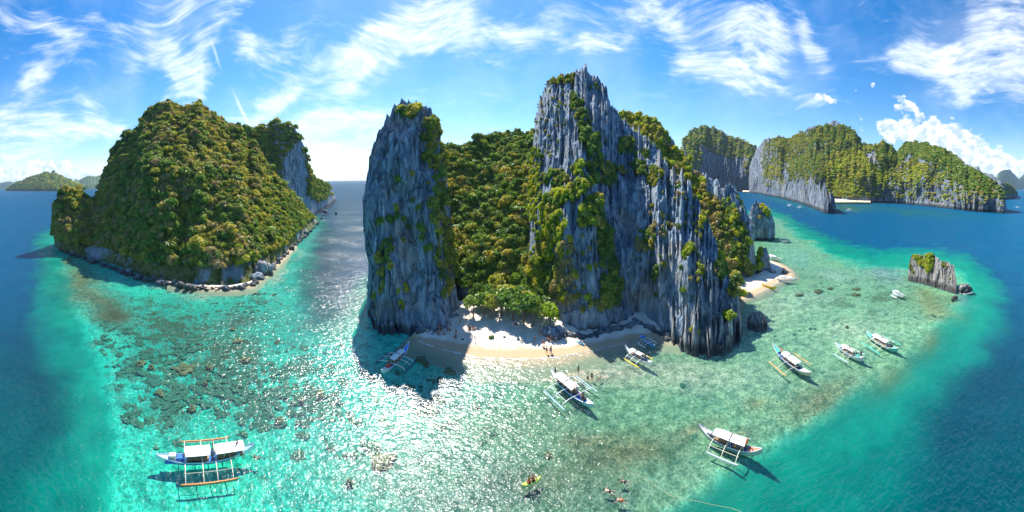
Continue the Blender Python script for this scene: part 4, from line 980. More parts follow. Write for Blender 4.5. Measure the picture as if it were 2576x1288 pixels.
WHERE = {'A': ('on the steep forested island left of the channel', 'jungle trees on the forested island'), 'B': ('on top of the headland behind the forested island', 'trees on the headland'),
         'D': ('in the forested gully behind the beach', 'jungle trees in the gully behind the beach')}
SWH = {'C': 'on the pinnacle at the left end of the beach', 'E1': 'on the tallest limestone tower', 'E4': 'on the green ridge right of the tower', 'E2': 'on the fluted cliff wall', 'E3': 'on the sharp grey buttress', 'E5': 'on the narrow pinnacle of the ridge',
       'G1': 'on the dark ragged sea stack', 'G2': 'on the small pinnacle of the side beach', 'S': 'on the islet in the lagoon'}
TNAME = {'g': 'dark green', 'o': 'olive green', 'l': 'bright lime green', 'd': 'dry brown'}
BLK = {}
SHORT = {'A': 'of the forested island', 'B': 'of the headland', 'D': 'of the gully forest', 'C': 'of the left pinnacle', 'E1': 'of the tallest tower', 'E4': 'of the green ridge', 'E2': 'of the fluted cliff', 'E3': 'of the sharp buttress', 'E5': 'of the ridge pinnacle', 'G1': 'of the dark stack', 'G2': 'of the side pinnacle', 'S': 'of the lagoon islet'}
VX = {}
def crown_for(t, q):
    k = (t, q)
    if k not in BLK:
        me = CROWNS[q].copy(); me.name = 'tree_crown'; me.materials.clear(); me.materials.append(TM[t]); BLK[k] = me
    return BLK[k]
TRK = [t.copy() for t in TRUNKS]
def tree(p, nm, label, cat, group, r):
    x, y, z, s, t = p[:5]
    q = int(r.integers(0, 4))
    o = empty(nm, (x, y, z - .55 * s), r.uniform(0, 6.28))
    if len(p) > 7: o.location = (x, y, z); o.rotation_euler = p[7]
    o.scale = (s * r.uniform(.9, 1.1), s * r.uniform(.9, 1.1), s * r.uniform(.85, 1.15))
    tag(o, label, cat, group)
    c = link('crown', crown_for(t, q), o); c.location = (0, 0, .55 if len(p) <= 7 else .1)
    link('trunk', TRK[q % 2], o)
    return o
def order(lst): return sorted(lst, key=lambda p: -p[5])
def whereabouts(p):
    zz = VX.setdefault(p[6] + 'z', MASS[p[6]]['V'][..., 2].max()); f_ = p[2] / zz
    hgt_ = 'near the foot' if f_ < .2 else 'low down' if f_ < .42 else 'halfway up' if f_ < .66 else 'high up' if f_ < .88 else 'on the crest'
    vx = VX.setdefault(p[6], proj(MASS[p[6]]['V'].reshape(-1, 3))[0]); g_ = (p[8] - vx.min()) / (vx.max() - vx.min())
    sd_ = 'far left' if g_ < .15 else 'left' if g_ < .3 else 'left of middle' if g_ < .44 else 'middle' if g_ < .56 else 'right of middle' if g_ < .7 else 'right' if g_ < .85 else 'far right'
    return '%s, %s %s' % (hgt_, sd_, SHORT[p[6]])
def place(lst, n, nm, cat, wh, stuff_name, stuff_label):
    lst = order(lst); r = np.random.default_rng(5); q_ = sorted(p[3] for p in lst[:n]); lim = (q_[n // 3], q_[2 * n // 3])
    for p in lst[:n]:
        w = wh[p[6]]; w, g = w if isinstance(w, tuple) else (w, 'shrubs ' + w)
        sz_ = 'small' if p[3] < lim[0] else 'large' if p[3] > lim[1] else 'middle-sized'
        tree(p, nm, '%s %s %s %s' % (sz_, TNAME[p[4]], cat, whereabouts(p)), cat, '%s %s' % (TNAME[p[4]], g), r)
    rest = lst[n:]
    for key in sorted({p[6] for p in rest}):
        q = [p for p in rest if p[6] == key]
        k = len(q)
        r2 = np.random.default_rng(sum(map(ord, key)))
        s = np.array([p[3] for p in q])
        sc = np.stack([s * r2.uniform(.85, 1.15, k), s * r2.uniform(.85, 1.15, k), s * r2.uniform(.8, 1.2, k)], -1)
        rt = np.array([p[7] for p in q])
        instancer(stuff_name, [(p[0], p[1], p[2]) for p in q], [VAR[(p[4], int(r2.integers(0, 4)))] for p in q], sc, rt, lib, stuff_label)
place(PL, 300, 'tree', 'tree', WHERE, 'forest_canopy', 'dense jungle canopy covering the steep slope')
place(SH, 260, 'shrub', 'shrub', SWH, 'cliff_shrubbery', 'shrubs clinging to ledges and cracks of the rock')
for key in sorted({p[6] for p in FARP}):
    q = [p for p in FARP if p[6] == key]; k = len(q); r2 = np.random.default_rng(sum(map(ord, key)))
    s = np.array([p[3] for p in q])
    sc = np.stack([s, s, s * r2.uniform(.6, .9, k)], -1); rt = np.stack([np.zeros(k), np.zeros(k), r2.uniform(0, 6.28, k)], -1)
    instancer('far_woodland', [(p[0], p[1], p[2]) for p in q], [VARL[(p[4], int(r2.integers(0, 2)))] for p in q], sc, rt, lib2, 'green scrub and woodland on the far slopes')

# single trees that stand out
def lone_tree(x, y, z, s, t, label, flatk=1.0, q=0):
    p = G(x, y, z)
    o = tree((p[0], p[1], z + .55 * s, s, t), 'tree', label, 'tree', None, np.random.default_rng(int(x + y)))
    o.scale = (s, s, s * flatk); return o
lone_tree(1383, 822, 1.6, 3.6, 'l', 'bright lime green tree alone on the sand beside the driftwood', 1.1)
BT = [(1190, 790, 3.2, 'g'), (1215, 786, 3.6, 'g'), (1238, 795, 3.4, 'o'), (1262, 788, 4.2, 'g'), (1290, 800, 4.0, 'g'), (1318, 806, 4.2, 'g'), (1342, 808, 3.6, 'g'), (1275, 770, 4.2, 'o'), (1310, 775, 4.4, 'g'), (1225, 768, 3.8, 'g'), (1352, 790, 3.6, 'g'), (1200, 765, 3.4, 'g'), (1330, 785, 3.6, 'o'), (1250, 750, 4.4, 'o')]
ORD = 'first second third fourth fifth sixth seventh eighth ninth tenth eleventh twelfth thirteenth fourteenth'.split()
for k, (x, y, s, t) in enumerate(sorted(BT)):
    p = G(x, y, 2.4)
    tree((p[0], p[1], 2.4 + .7 * s, s, t), 'tree', '%s tree, %s from the left in the grove behind the white beach' % (TNAME[t], ORD[k]), 'tree', 'trees along the back of the beach', rng)
for (x, y, s, t, lb) in [(1862, 752, 2.6, 'l', 'lime green tree at the foot of the cliff nearest the side beach'), (1855, 730, 3.8, 'g', 'round dark green tree above the side beach'), (1850, 712, 3.0, 'o', 'olive tree behind the round tree of the side beach'), (1888, 697, 1.9, 'o', 'small spreading olive tree on the sand of the side beach'), (1908, 690, 2.2, 'l', 'lime green tree leaning on the small pinnacle of the side beach'), (1906, 672, 2.2, 'l', 'upper lime green tree against the small pinnacle of the side beach')]:
    lone_tree(x, y, 1.0, s, t, lb, 1.5 if 'pinnacle' in lb else 1.0)

# palms and bare trees that break the canopy line
PM = palm_mesh('palm_fronds', 5); PM.materials.append(M['leaf_green'])
r5 = np.random.default_rng(77)
cand = [p for p in PL if p[6] in ('A', 'D')]
for q in r5.choice(len(cand), 34, replace=False):
    p = cand[int(q)]; o = empty('palm_tree', (p[0], p[1], p[2])); s_ = r5.uniform(2.0, 3.2); hh = r5.uniform(5.5, 8.5)
    tag(o, 'palm above the canopy %s' % whereabouts(p), 'palm tree', 'palms above the canopy')
    mb = MB(); mb.tube([(0, 0, -1), (.2, .1, hh * .5), (.1, .3, hh)], [.2, .15, .12], 5); mb.build('trunk', M['bark_pale'], o)
    c_ = link('fronds', PM, o); c_.location = (.1, .3, hh); c_.scale = (s_, s_, s_); c_.rotation_euler = (0, 0, r5.uniform(0, 6))
cand = [p for p in PL + SH if p[6] in ('A', 'D', 'E1', 'E2', 'E4')]
for q in r5.choice(len(cand), 70, replace=False):
    p = cand[int(q)]; s_ = p[3] * 1.5
    o = empty('bare_tree', (p[0], p[1], p[2]), r5.uniform(0, 6)); o.scale = (s_, s_, s_); tag(o, 'leafless pale tree %s' % whereabouts(p), 'tree', 'leafless trees ' + SHORT[p[6]])
    link('branches', TWIGS[0], o)
# ------------------------------------------------------------------ boats
def paint(name, col, rough=.45, var=.1, scale=2.0, spec=.4): 
    M[name] = simple(name, col, rough, var, scale, spec, .0); return M[name]
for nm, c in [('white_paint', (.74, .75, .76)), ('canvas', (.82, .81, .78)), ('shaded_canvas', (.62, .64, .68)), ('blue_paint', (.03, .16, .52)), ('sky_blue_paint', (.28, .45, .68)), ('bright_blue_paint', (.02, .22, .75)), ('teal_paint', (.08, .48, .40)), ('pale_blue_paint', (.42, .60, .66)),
              ('orange_paint', (.62, .24, .07)), ('red_deck', (.66, .22, .13)), ('ochre_wood', (.55, .36, .14)), ('brown_wood', (.3, .18, .09)), ('yellow_paint', (.72, .55, .05)), ('cream_paint', (.66, .58, .46)), ('dark_grey', (.05, .05, .06)), ('bamboo', (.72, .66, .52)), ('grey_paint', (.4, .42, .44)),
              ('navy_paint', (.03, .07, .16)), ('lime_plastic', (.6, .72, .1)), ('azure_plastic', (.02, .34, .66)), ('driftwood', (.4, .32, .25)), ('orange_cloth', (.75, .15, .03)), ('red_cloth', (.6, .05, .05)), ('blue_cloth', (.05, .15, .5)), ('black_cloth', (.03, .03, .035)), ('white_cloth', (.75, .74, .72)), ('green_cloth', (.1, .4, .15)),
              ('skin_tan', (.36, .2, .13)), ('skin_fair', (.5, .32, .24)), ('hair_black', (.02, .017, .015)), ('hair_brown', (.09, .055, .03)), ('rope_fibre', (.55, .5, .3)), ('float_grey', (.45, .5, .53)), ('life_ring', (.75, .18, .05))]:
    paint(nm, c)
def hull_shell(L, Wd, rise_b, rise_s, free=.55, n=29, m=9, inner=0.0):
    """half sections lofted from stern to bow; the ends sweep up to a point"""
    V = []; F = []
    for i in range(n):
        s = -1 + 2 * i / (n - 1)
        w = Wd * max(.015, (1 - abs(s) ** 2.3)) ** .8 * (1 - inner * .12)
        rise = (rise_b if s > 0 else rise_s) * abs(s) ** 3.2
        top = free + rise; bot = -.35 + (rise + .25) * abs(s) ** 2.2 + inner * .2
        for j in range(m):
            a = math.pi * j / (m - 1) - math.pi / 2
            yy = math.sin(a) * w; k = 1 - math.cos(a) ** 1.3 if abs(math.cos(a)) > 1e-6 else 1
            zz = bot + (top - bot) * (abs(math.sin(a)) ** 2.2)
            V.append((s * L / 2, yy, zz))
    for i in range(n - 1):
        for j in range(m - 1):
            a = i * m + j; F.append((a, a + 1, a + m + 1, a + m))
    return V, F
def deck_shell(L, Wd, rise_b, rise_s, z, s0, s1, n=16, drop=.12, free=.55):
    V = []; F = []
    for i in range(n):
        s = s0 + (s1 - s0) * i / (n - 1)
        w = Wd * max(.015, (1 - abs(s) ** 2.3)) ** .8 * .93
        rise = (rise_b if s > 0 else rise_s) * abs(s) ** 3.2
        zz = free + rise - drop
        V += [(s * L / 2, -w, zz), (s * L / 2, w, zz), (s * L / 2, w, zz - .05), (s * L / 2, -w, zz - .05)]
    for i in range(n - 1):
        a = i * 4; b = a + 4
        F += [(a, b, b + 1, a + 1), (a + 3, a + 2, b + 2, b + 3), (a, a + 3, b + 3, b), (a + 1, b + 1, b + 2, a + 2)]
    return V, F
def canopy_panel(x0, x1, wd, z, arch=.16, eave=.1, n=9, th=.05):
    mb = MB(); V = []; F = []
    for k, x in enumerate((x0, x1)):
        for j in range(n):
            y = -wd + 2 * wd * j / (n - 1); zz = z + arch * (1 - (y / wd) ** 2)
            V.append((x, y, zz)); V.append((x, y, zz - th))
    o_ = 2 * n
    for j in range(n - 1):
        a = 2 * j
        F += [(a, a + o_, a + 2 + o_, a + 2), (a + 1, a + 3, a + 3 + o_, a + 1 + o_)]
        F += [(a, a + 2, a + 3, a + 1), (a + o_, a + 1 + o_, a + 3 + o_, a + 2 + o_)]
    F += [(0, 1, 1 + o_, o_), (2 * n - 2, 2 * n - 2 + o_, 2 * n - 1 + o_, 2 * n - 1)]
    mb.add(V, F); return mb
def outrigger_boat(bow, stern, label, hull='white_paint', deck='blue_paint', bowdeck=None, arms=(-.42, -.05, .38), armc='bamboo', floatc='pale_blue_paint', hb=.26, panels=((-.30, .02, 'canvas'), (.05, .34, 'canvas')), Wk=.062, rb=.9, rs=.7,
                   wk=.062, zc=1.55, mast=True, rails=True, fl=.31, group='outrigger boats moored in the lagoon', detail=2, sterndeck=None, beam_bend=.5, extras=(), zend=1.3, name='outrigger_boat', float_shift=0.0, z=0.0, rim='white_paint'):
    a = G(bow[0], bow[1], zend + z); b = G(stern[0], stern[1], zend + z)
    d = a - b; L = float(np.hypot(d[0], d[1])); h = math.atan2(d[1], d[0]); c = (a + b) / 2
    o = empty(name, (c[0], c[1], z), h); tag(o, label, 'outrigger boat' if arms else 'canoe', group if arms else None)
    W_ = Wk * L
    V, F = hull_shell(L, W_, rb, rs); mb = MB(); mb.add(V, F); hl = mb.build('hull', M[hull], o, True)
    V, F = deck_shell(L, W_, rb, rs, 0, -.62, .55, drop=.3); mb = MB(); mb.add(V, F); mb.build('deck', M[deck], o)
    V, F = deck_shell(L, W_, rb, rs, 0, .55, .97, drop=.04); mb = MB(); mb.add(V, F); mb.build('bow_deck', M[bowdeck or deck], o)
    V, F = deck_shell(L, W_, rb, rs, 0, -.97, -.62, drop=.04); mb = MB(); mb.add(V, F); mb.build('stern_deck', M[sterndeck or hull], o)
    for s in (-1, 1):
        pts = []
        for i in range(15):
            q = -1 + 2 * i / 14; w = W_ * max(.015, (1 - abs(q) ** 2.3)) ** .8
            pts.append((q * L / 2, s * (w + .02), .57 + (rb if q > 0 else rs) * abs(q) ** 3.2))
        mb = MB(); mb.tube(pts, .045, 5); mb.build('gunwale', M[rim], o)
    HB = hb * L
    for x in arms:
        x = x * L / 2
        for s in (-1, 1):
            mb = MB(); mb.tube([(x, 0, .72), (x, s * W_, .78), (x, s * HB * (.35 + .35 * beam_bend), .8), (x, s * HB * .86, .5), (x, s * HB, .14)], [.085, .08, .07, .06, .05], 6)
            mb.build('outrigger_arm', M[armc], o)
    if arms:
        for s in (-1, 1):
            x0, x1 = (-fl * 2 + float_shift) * L / 2, (fl * 2 + float_shift) * L / 2
            mb = MB(); mb.tube([(x0, s * HB, .12), (x0 + .5, s * HB, .08), (0, s * HB, .06), (x1 - .6, s * HB, .08), (x1, s * HB, .2)], [.07, .13, .14, .13, .05], 7)
            mb.build('outrigger_float', M[floatc], o)
            if rails:
                mb = MB(); mb.tube([(arms[0] * L / 2 - .2, s * HB * .72, .70), (arms[-1] * L / 2 + .2, s * HB * .72, .70)], .035, 5); mb.build('brace_pole', M[armc], o)
    for (p0, p1, cm_) in panels:
        x0, x1 = p0 * L / 2 * 2 * .5 * 2, p1 * L / 2 * 2 * .5 * 2
        x0, x1 = p0 * L, p1 * L
        wd = W_ * 1.0 + .02
        canopy_panel(x0, x1, wd, zc).build('canopy', M[cm_], o)
        if detail > 1:
            for x in (x0 + .12, x1 - .12):
                for s in (-1, 1):
                    mb = MB(); mb.tube([(x, s * W_ * .88, .35), (x, s * W_ * .95, zc + .04)], .03, 5); mb.build('canopy_post', M['white_paint'], o)
            mb = MB(); mb.box(((x0 + x1) / 2, 0, .55), (x1 - x0 - .5, W_ * 1.1, .3)); mb.build('bench', M['brown_wood'], o)
    if mast and panels:
        xm = (panels[0][1] + (panels[1][0] if len(panels) > 1 else panels[0][1])) / 2 * L
        mb = MB(); mb.tube([(xm, -W_ * 1.05, zc + .12), (xm, 0, zc + .28), (xm, W_ * 1.05, zc + .12)], .045, 5); mb.tube([(xm, 0, .4), (xm, 0, zc + 1.4)], .04, 5); mb.tube([(xm, 0, zc + .9), (xm + 1.2, 0, zc + .3)], .03, 4); mb.build('mast', M['dark_grey'], o)
    for e in extras:
        if e[0] == 'box': 
            mb = MB(); mb.box((e[1] * L, 0, .62 + e[2][2] / 2), e[2]); mb.build(e[4] if len(e) > 4 else 'engine_box', M[e[3]], o)
        elif e[0] == 'ring':
            me = bpy.data.meshes.new('life_ring'); bm = bmesh.new()
            n1, n2 = 16, 6; vs = []
            for i in range(n1):
                t = i / n1 * 6.283
                for j in range(n2):
                    u = j / n2 * 6.283; r_ = .34 + .09 * math.cos(u); vs.append(bm.verts.new((.09 * math.sin(u), r_ * math.cos(t), r_ * math.sin(t))))
            for i in range(n1):
                for j in range(n2): bm.faces.new((vs[i * n2 + j], vs[((i + 1) % n1) * n2 + j], vs[((i + 1) % n1) * n2 + (j + 1) % n2], vs[i * n2 + (j + 1) % n2]))
            bm.to_mesh(me); bm.free(); r2 = link('life_ring', me, o, M['life_ring']); r2.location = (e[1] * L, 0, zc + .2)
        elif e[0] == 'tarp':
            mb = MB(); mb.box((e[1] * L, 0, .5), (e[2] * L, W_ * 1.5, .22), taper=.85); mb.build('tarpaulin', M[e[3]], o)
    o['length'] = L
    return o, L, h, c
BO = {}
BO[1] = outrigger_boat((641, 1117), (391, 1141), 'blue and white outrigger boat with two separate white canopies and orange floats at lower left', hull='white_paint', deck='blue_paint', bowdeck='sky_blue_paint', sterndeck='sky_blue_paint',
    arms=(-.42, -.08, .18, .47), floatc='orange_paint', panels=((-.205, .045, 'canvas'), (.095, .385, 'canvas')), hb=.25, fl=.27, extras=(('box', -.33, (.9, .7, .6), 'cream_paint'), ('box', -.26, (.7, .8, .35), 'blue_paint', 'cool_box'), ('tarp', -.36, .1, 'blue_cloth')), rim='pale_blue_paint', float_shift=.03)
BO[2] = outrigger_boat((1029, 868), (959, 930), 'outrigger boat with a bright blue prow half in the shade of the pinnacle', hull='white_paint', deck='blue_paint', bowdeck='bright_blue_paint', arms=(-.32, .05, .3), floatc='navy_paint', armc='white_paint', panels=((-.16, .05, 'canvas'), (.06, .24, 'canvas')), rb=1.6, hb=.3, fl=.24, extras=(('box', -.27, (.9, .7, .5), 'red_cloth'),), wk=.07)
BO[3] = outrigger_boat((1386, 929), (1492, 1015), 'large outrigger boat with one long white canopy and a blue stern off the beach', hull='pale_blue_paint', deck='blue_paint', bowdeck='white_paint', arms=(-.36, .05, .42), floatc='pale_blue_paint', armc='white_paint', panels=((-.12, .08, 'canvas'), (.085, .32, 'canvas')), hb=.3, fl=.26, Wk=.072,
    extras=(('ring', -.125), ('box', -.3, (.9, .7, .6), 'dark_grey'), ('tarp', -.22, .16, 'blue_cloth')), sterndeck='pale_blue_paint')
BO[4] = outrigger_boat((1573, 872), (1642, 909), 'white outrigger boat with bright yellow floats in the cliff shade', hull='white_paint', deck='grey_paint', bowdeck='white_paint', arms=(-.3, .12, .48), floatc='yellow_paint', armc='white_paint', panels=((-.14, .06, 'shaded_canvas'), (.09, .27, 'shaded_canvas')), hb=.26, fl=.28, rb=1.2, extras=(('box', -.24, (.8, .7, .5), 'navy_paint'),))
BO[5] = outrigger_boat((1648, 870), (1610, 845), 'small blue outrigger boat with a blue tarpaulin near the waterline of the shaded sand', hull='azure_plastic', deck='blue_paint', arms=(-.35, 0, .35), floatc='white_paint', armc='white_paint', panels=((-.36, -.14, 'bright_blue_paint'),), hb=.3, fl=.26, mast=False, rails=False, rb=.4, rs=.3, zc=1.1, zend=.7)
BO[6] = outrigger_boat((1917, 1131), (1759, 1072), 'white outrigger boat with a coral red bow deck at the edge of the deep water', hull='cream_paint', deck='blue_paint', bowdeck='red_deck', arms=(-.45, -.03, .4), floatc='float_grey', armc='bamboo', panels=((-.24, .02, 'canvas'), (.03, .26, 'canvas')), hb=.24, fl=.25, Wk=.068, extras=(('ring', .27), ('box', -.32, (.8, .6, .5), 'grey_paint'), ('box', -.27, (.7, .9, .35), 'dark_grey', 'cool_box')), rs=1.1, sterndeck='white_paint')
BO[7] = outrigger_boat((2039, 938), (1944, 868), 'outrigger boat with a green stern, a red ring and rust brown floats', hull='cream_paint', deck='blue_paint', bowdeck='grey_paint', arms=(-.4, 0, .38), floatc='ochre_wood', armc='bamboo', panels=((-.17, -.04, 'canvas'), (-.02, .22, 'canvas')), hb=.25, fl=.24, rails=False, extras=(('ring', -.24),), rs=1.3, sterndeck='teal_paint')
BO[8] = outrigger_boat((2174, 899), (2102, 860), 'outrigger boat with pale blue floats between the green tipped and the teal boat', hull='white_paint', deck='sky_blue_paint', bowdeck='white_paint', arms=(-.4, -.05, .34), floatc='pale_blue_paint', armc='bamboo', panels=((-.24, -.02, 'canvas'), (0, .17, 'cream_paint')), hb=.27, fl=.27, extras=(('box', .28, (.9, .7, .4), 'teal_paint'),), sterndeck='sky_blue_paint')
BO[9] = outrigger_boat((2260, 877), (2179, 832), 'teal trimmed outrigger boat with long teal floats farthest right of the moored boats', hull='teal_paint', deck='white_paint', bowdeck='teal_paint', arms=(-.4, 0, .36), floatc='teal_paint', armc='bamboo', panels=((-.23, -.01, 'canvas'), (.01, .2, 'canvas')), hb=.28, fl=.3, sterndeck='teal_paint', extras=(('box', .27, (.7, .7, .5), 'dark_grey'),))
BO[10] = outrigger_boat((1990, 602), (1961, 601), 'small white roofed outrigger boat on the reef edge beyond the side beach', arms=(-.2, .2), armc='bamboo', floatc='white_paint', panels=((-.2, .2, 'canvas'),), hb=.5, fl=.25, detail=1, group='outrigger boats beyond the cliffs', mast=False)
BO[11] = outrigger_boat((1960, 650), (1934, 640), 'outrigger boat with a white roof tucked behind the small pinnacle', arms=(-.3, .3), armc='grey_paint', floatc='white_paint', panels=((-.3, .2, 'canvas'),), deck='grey_paint', hb=.35, fl=.25, detail=1, group='outrigger boats beyond the cliffs', mast=False)
BO[12] = outrigger_boat((2003, 701), (1955, 702), 'outrigger boat with a blue and white roof beached at the side beach', arms=(-.3, .05, .35), armc='bamboo', floatc='cream_paint', panels=((-.26, -.02, 'azure_plastic'), (0, .25, 'shaded_canvas')), deck='cream_paint', hb=.18, fl=.3, detail=1, group='boats at the side beach', mast=False, zend=.9)
BO[13] = outrigger_boat((1916, 716), (1953, 724), 'slim yellow canoe pulled up on the side beach', arms=(), panels=(), hull='yellow_paint', deck='brown_wood', bowdeck='yellow_paint', sterndeck='yellow_paint', rb=.7, rs=.7, zend=.6, name='canoe', rim='ochre_wood')
BO[14] = outrigger_boat((2274, 741), (2245, 729), 'white outrigger boat in the shallows in front of the rock islet', arms=(-.35, 0, .35), armc='white_paint', floatc='white_paint', panels=((-.25, .15, 'canvas'),), deck='pale_blue_paint', hb=.3, fl=.28, detail=1, group='outrigger boats beyond the cliffs')
for k, (bw, st, lb) in enumerate([((1995.5, 516.5), (1979.5, 515.2), 'white boat in the bay left of the karst promontory, the one farther left'), ((2020.5, 521.3), (2004.5, 520.3), 'white boat in the bay between the dark sea stack and the promontory tip'), ((2147, 528.3), (2127, 527.3), 'white boat in front of the cove with a white beach'), ((2567, 521.3), (2554, 520.6), 'white boat alone near the right end of the bay')]):
    BO[15 + k] = outrigger_boat(bw, st, lb, arms=(-.3, .3), armc='white_paint', floatc='white_paint', panels=((-.25, .2, 'canvas'),), deck='white_paint', hb=.3, fl=.25, detail=1, group='white boats out in the bay', mast=False, zc=2.6, Wk=.11, rb=.6, rs=.4)

# ------------------------------------------------------------------ people
def bake(ob):
    dg = bpy.context.evaluated_depsgraph_get(); ev = ob.evaluated_get(dg)
    me = bpy.data.meshes.new_from_object(ev, depsgraph=dg); return me
def skinned(name, joints, edges, root):
    me = bpy.data.meshes.new(name); ids = list(joints)
    me.from_pydata([joints[k][0] for k in ids], [(ids.index(a), ids.index(b)) for a, b in edges], [])
    ob = bpy.data.objects.new(name, me); COL.objects.link(ob)
    sk = ob.modifiers.new('skin', 'SKIN'); sk.use_smooth_shade = True
    for i, k in enumerate(ids):
        r_ = joints[k][1]; me.skin_vertices[0].data[i].radius = (r_, r_) if not isinstance(r_, tuple) else r_
        me.skin_vertices[0].data[i].use_root = (k == root)
    ob.modifiers.new('s', 'SUBSURF').levels = 1
    bpy.context.view_layer.update()
    out_ = bake(ob); bpy.data.objects.remove(ob); out_.name = name
    return out_
def pose(kind):
    """joint positions in metres, feet at z = 0, looking along +x"""
    J = dict(pel=((0, 0, .95), .12), wst=((0, 0, 1.1), .11), chs=((0, 0, 1.3), (.13, .12)), nek=((0, 0, 1.48), .055), hd0=((.01, 0, 1.56), .075), hd1=((.02, 0, 1.66), .1), hd2=((.01, 0, 1.74), .07))
    for s, n in ((1, 'l'), (-1, 'r')):
        J['hip' + n] = ((0, s * .09, .9), .09); J['kne' + n] = ((.02, s * .1, .5), .058); J['ank' + n] = ((0, s * .1, .09), .04); J['toe' + n] = ((.17, s * .11, .04), .035)
        J['sho' + n] = ((0, s * .19, 1.42), .06); J['elb' + n] = ((-.02, s * .25, 1.13), .042); J['wri' + n] = ((.06, s * .27, .88), .028); J['pal' + n] = ((.08, s * .27, .8), .032)
    def mv(k, p): J[k] = (p, J[k][1])
    if kind == 'walk':
        mv('knel', (.17, .1, .52)); mv('ankl', (.2, .1, .1)); mv('toel', (.36, .1, .06)); mv('kner', (-.04, -.1, .5)); mv('ankr', (-.3, -.1, .17)); mv('toer', (-.17, -.1, .05)); mv('elbl', (-.12, .24, 1.14)); mv('wril', (-.03, .25, .92)); mv('pall', (.0, .25, .85)); mv('elbr', (.1, -.24, 1.15)); mv('wrir', (.27, -.22, .98)); mv('palr', (.34, -.2, .95))
    if kind == 'sit':
        dz = -.78
        for k in list(J):
            p, r_ = J[k]; J[k] = ((p[0], p[1], p[2] + dz), r_)
        for s, n in ((1, 'l'), (-1, 'r')):
            mv('kne' + n, (.38, s * .14, .42)); mv('ank' + n, (.58, s * .12, .08)); mv('toe' + n, (.74, s * .12, .05)); mv('elb' + n, (.14, s * .25, .42)); mv('wri' + n, (.34, s * .18, .44)); mv('pal' + n, (.41, s * .15, .46))
    if kind == 'swim':
        for k in list(J):
            p, r_ = J[k]; J[k] = ((p[2] - .95, p[1], .0 - p[0] * .5), r_)
        mv('hd1', (.72, 0, .06)); mv('hd2', (.79, 0, .07))
        mv('elbl', (.62, .42, .0)); mv('wril', (.86, .5, .0)); mv('pall', (.94, .5, .0)); mv('elbr', (.42, -.44, .0)); mv('wrir', (.28, -.64, .0)); mv('palr', (.24, -.72, .0))
        mv('knel', (-.45, .2, -.05)); mv('ankl', (-.82, .3, .0)); mv('toel', (-.98, .34, .0)); mv('kner', (-.44, -.16, -.05)); mv('ankr', (-.84, -.2, 0)); mv('toer', (-1.0, -.2, 0))
    if kind == 'reach':
        mv('elbr', (.16, -.26, 1.36)); mv('wrir', (.36, -.24, 1.5)); mv('palr', (.43, -.23, 1.55)); mv('kner', (.06, -.14, .5)); mv('toer', (.2, -.2, .04)); mv('ankr', (.02, -.18, .09))
    E_ = [('pel', 'wst'), ('wst', 'chs'), ('chs', 'nek'), ('nek', 'hd0'), ('hd0', 'hd1'), ('hd1', 'hd2')]
    for n in 'lr':
        E_ += [('pel', 'hip' + n), ('hip' + n, 'kne' + n), ('kne' + n, 'ank' + n), ('ank' + n, 'toe' + n), ('chs', 'sho' + n), ('sho' + n, 'elb' + n), ('elb' + n, 'wri' + n), ('wri' + n, 'pal' + n)]
        w = Vector(J['wri' + n][0]); p = Vector(J['pal' + n][0]); d = (p - w).normalized(); sd_ = d.cross(Vector((0, 1, 0)) if abs(d.y) < .9 else Vector((1, 0, 0))).normalized()
        for f in range(4):
            o1 = p + sd_ * (f - 1.5) * .02 + d * .035; o2 = o1 + d * (.045 + .008 * (1.5 - abs(f - 1.5)))
            J['fa%d%s' % (f, n)] = (tuple(o1), .009); J['fb%d%s' % (f, n)] = (tuple(o2), .007); E_ += [('pal' + n, 'fa%d%s' % (f, n)), ('fa%d%s' % (f, n), 'fb%d%s' % (f, n))]
        t1 = w + d * .03 + sd_ * .045; J['th' + n] = (tuple(t1 + d * .03), .01); E_ += [('wri' + n, 'th' + n)]
    return J, E_
POSE = {}
for kd in ('stand', 'walk', 'sit', 'swim', 'reach'):
    J, E_ = pose(kd)
    body = skinned('person_body', J, E_, 'pel')
    def sub(keys, edges, grow):
        JJ = {}
        for k in keys:
            p, r_ = J[k]; g = r_ if not isinstance(r_, tuple) else r_[0]; JJ[k] = (p, g + grow)
        return skinned('cloth', JJ, edges, keys[0])
    def part_way(a, b, t, r_): 
        A = Vector(J[a][0]); B = Vector(J[b][0]); return (tuple(A.lerp(B, t)), r_)
    J['tl'] = part_way('hipl', 'knel', .5, .078); J['tr'] = part_way('hipr', 'kner', .5, .078)
    shorts = sub(['pel', 'hipl', 'hipr', 'tl', 'tr'], [('pel', 'hipl'), ('pel', 'hipr'), ('hipl', 'tl'), ('hipr', 'tr')], .022)
    J['ul'] = part_way('shol', 'elbl', .45, .05); J['ur'] = part_way('shor', 'elbr', .45, .05)
    shirt = sub(['wst', 'chs', 'shol', 'shor', 'ul', 'ur'], [('wst', 'chs'), ('chs', 'shol'), ('chs', 'shor'), ('shol', 'ul'), ('shor', 'ur')], .022)
    mb = MB(); h_ = Vector(J['hd2'][0]); h1_ = Vector(J['hd1'][0]); hh = h1_ + (h_ - h1_) * .35 - Vector((.02, 0, 0)) * (0 if kd == 'swim' else 1)
    mb.ball(tuple(hh), .115, 10, 7, (.95, .95, 1.0)); hair = mb.mesh('person_hair', True)
    mb = MB(); f_ = Vector((.1, 0, -.02)) if kd != 'swim' else Vector((.02, 0, -.1))
    mb.ball(tuple(h1_ + f_ * 1.05 + Vector((0, 0, -.02))), .017, 5, 4)
    POSE[kd] = dict(body=body, shorts=shorts, shirt=shirt, hair=hair, nose=mb.mesh('person_nose', True))
    mb = MB(); mb.ball((0, 0, 0), .022, 5, 4); POSE[kd]['ear'] = mb.mesh('person_ear', True); POSE[kd]['head'] = tuple(h1_)
MESHV = {}
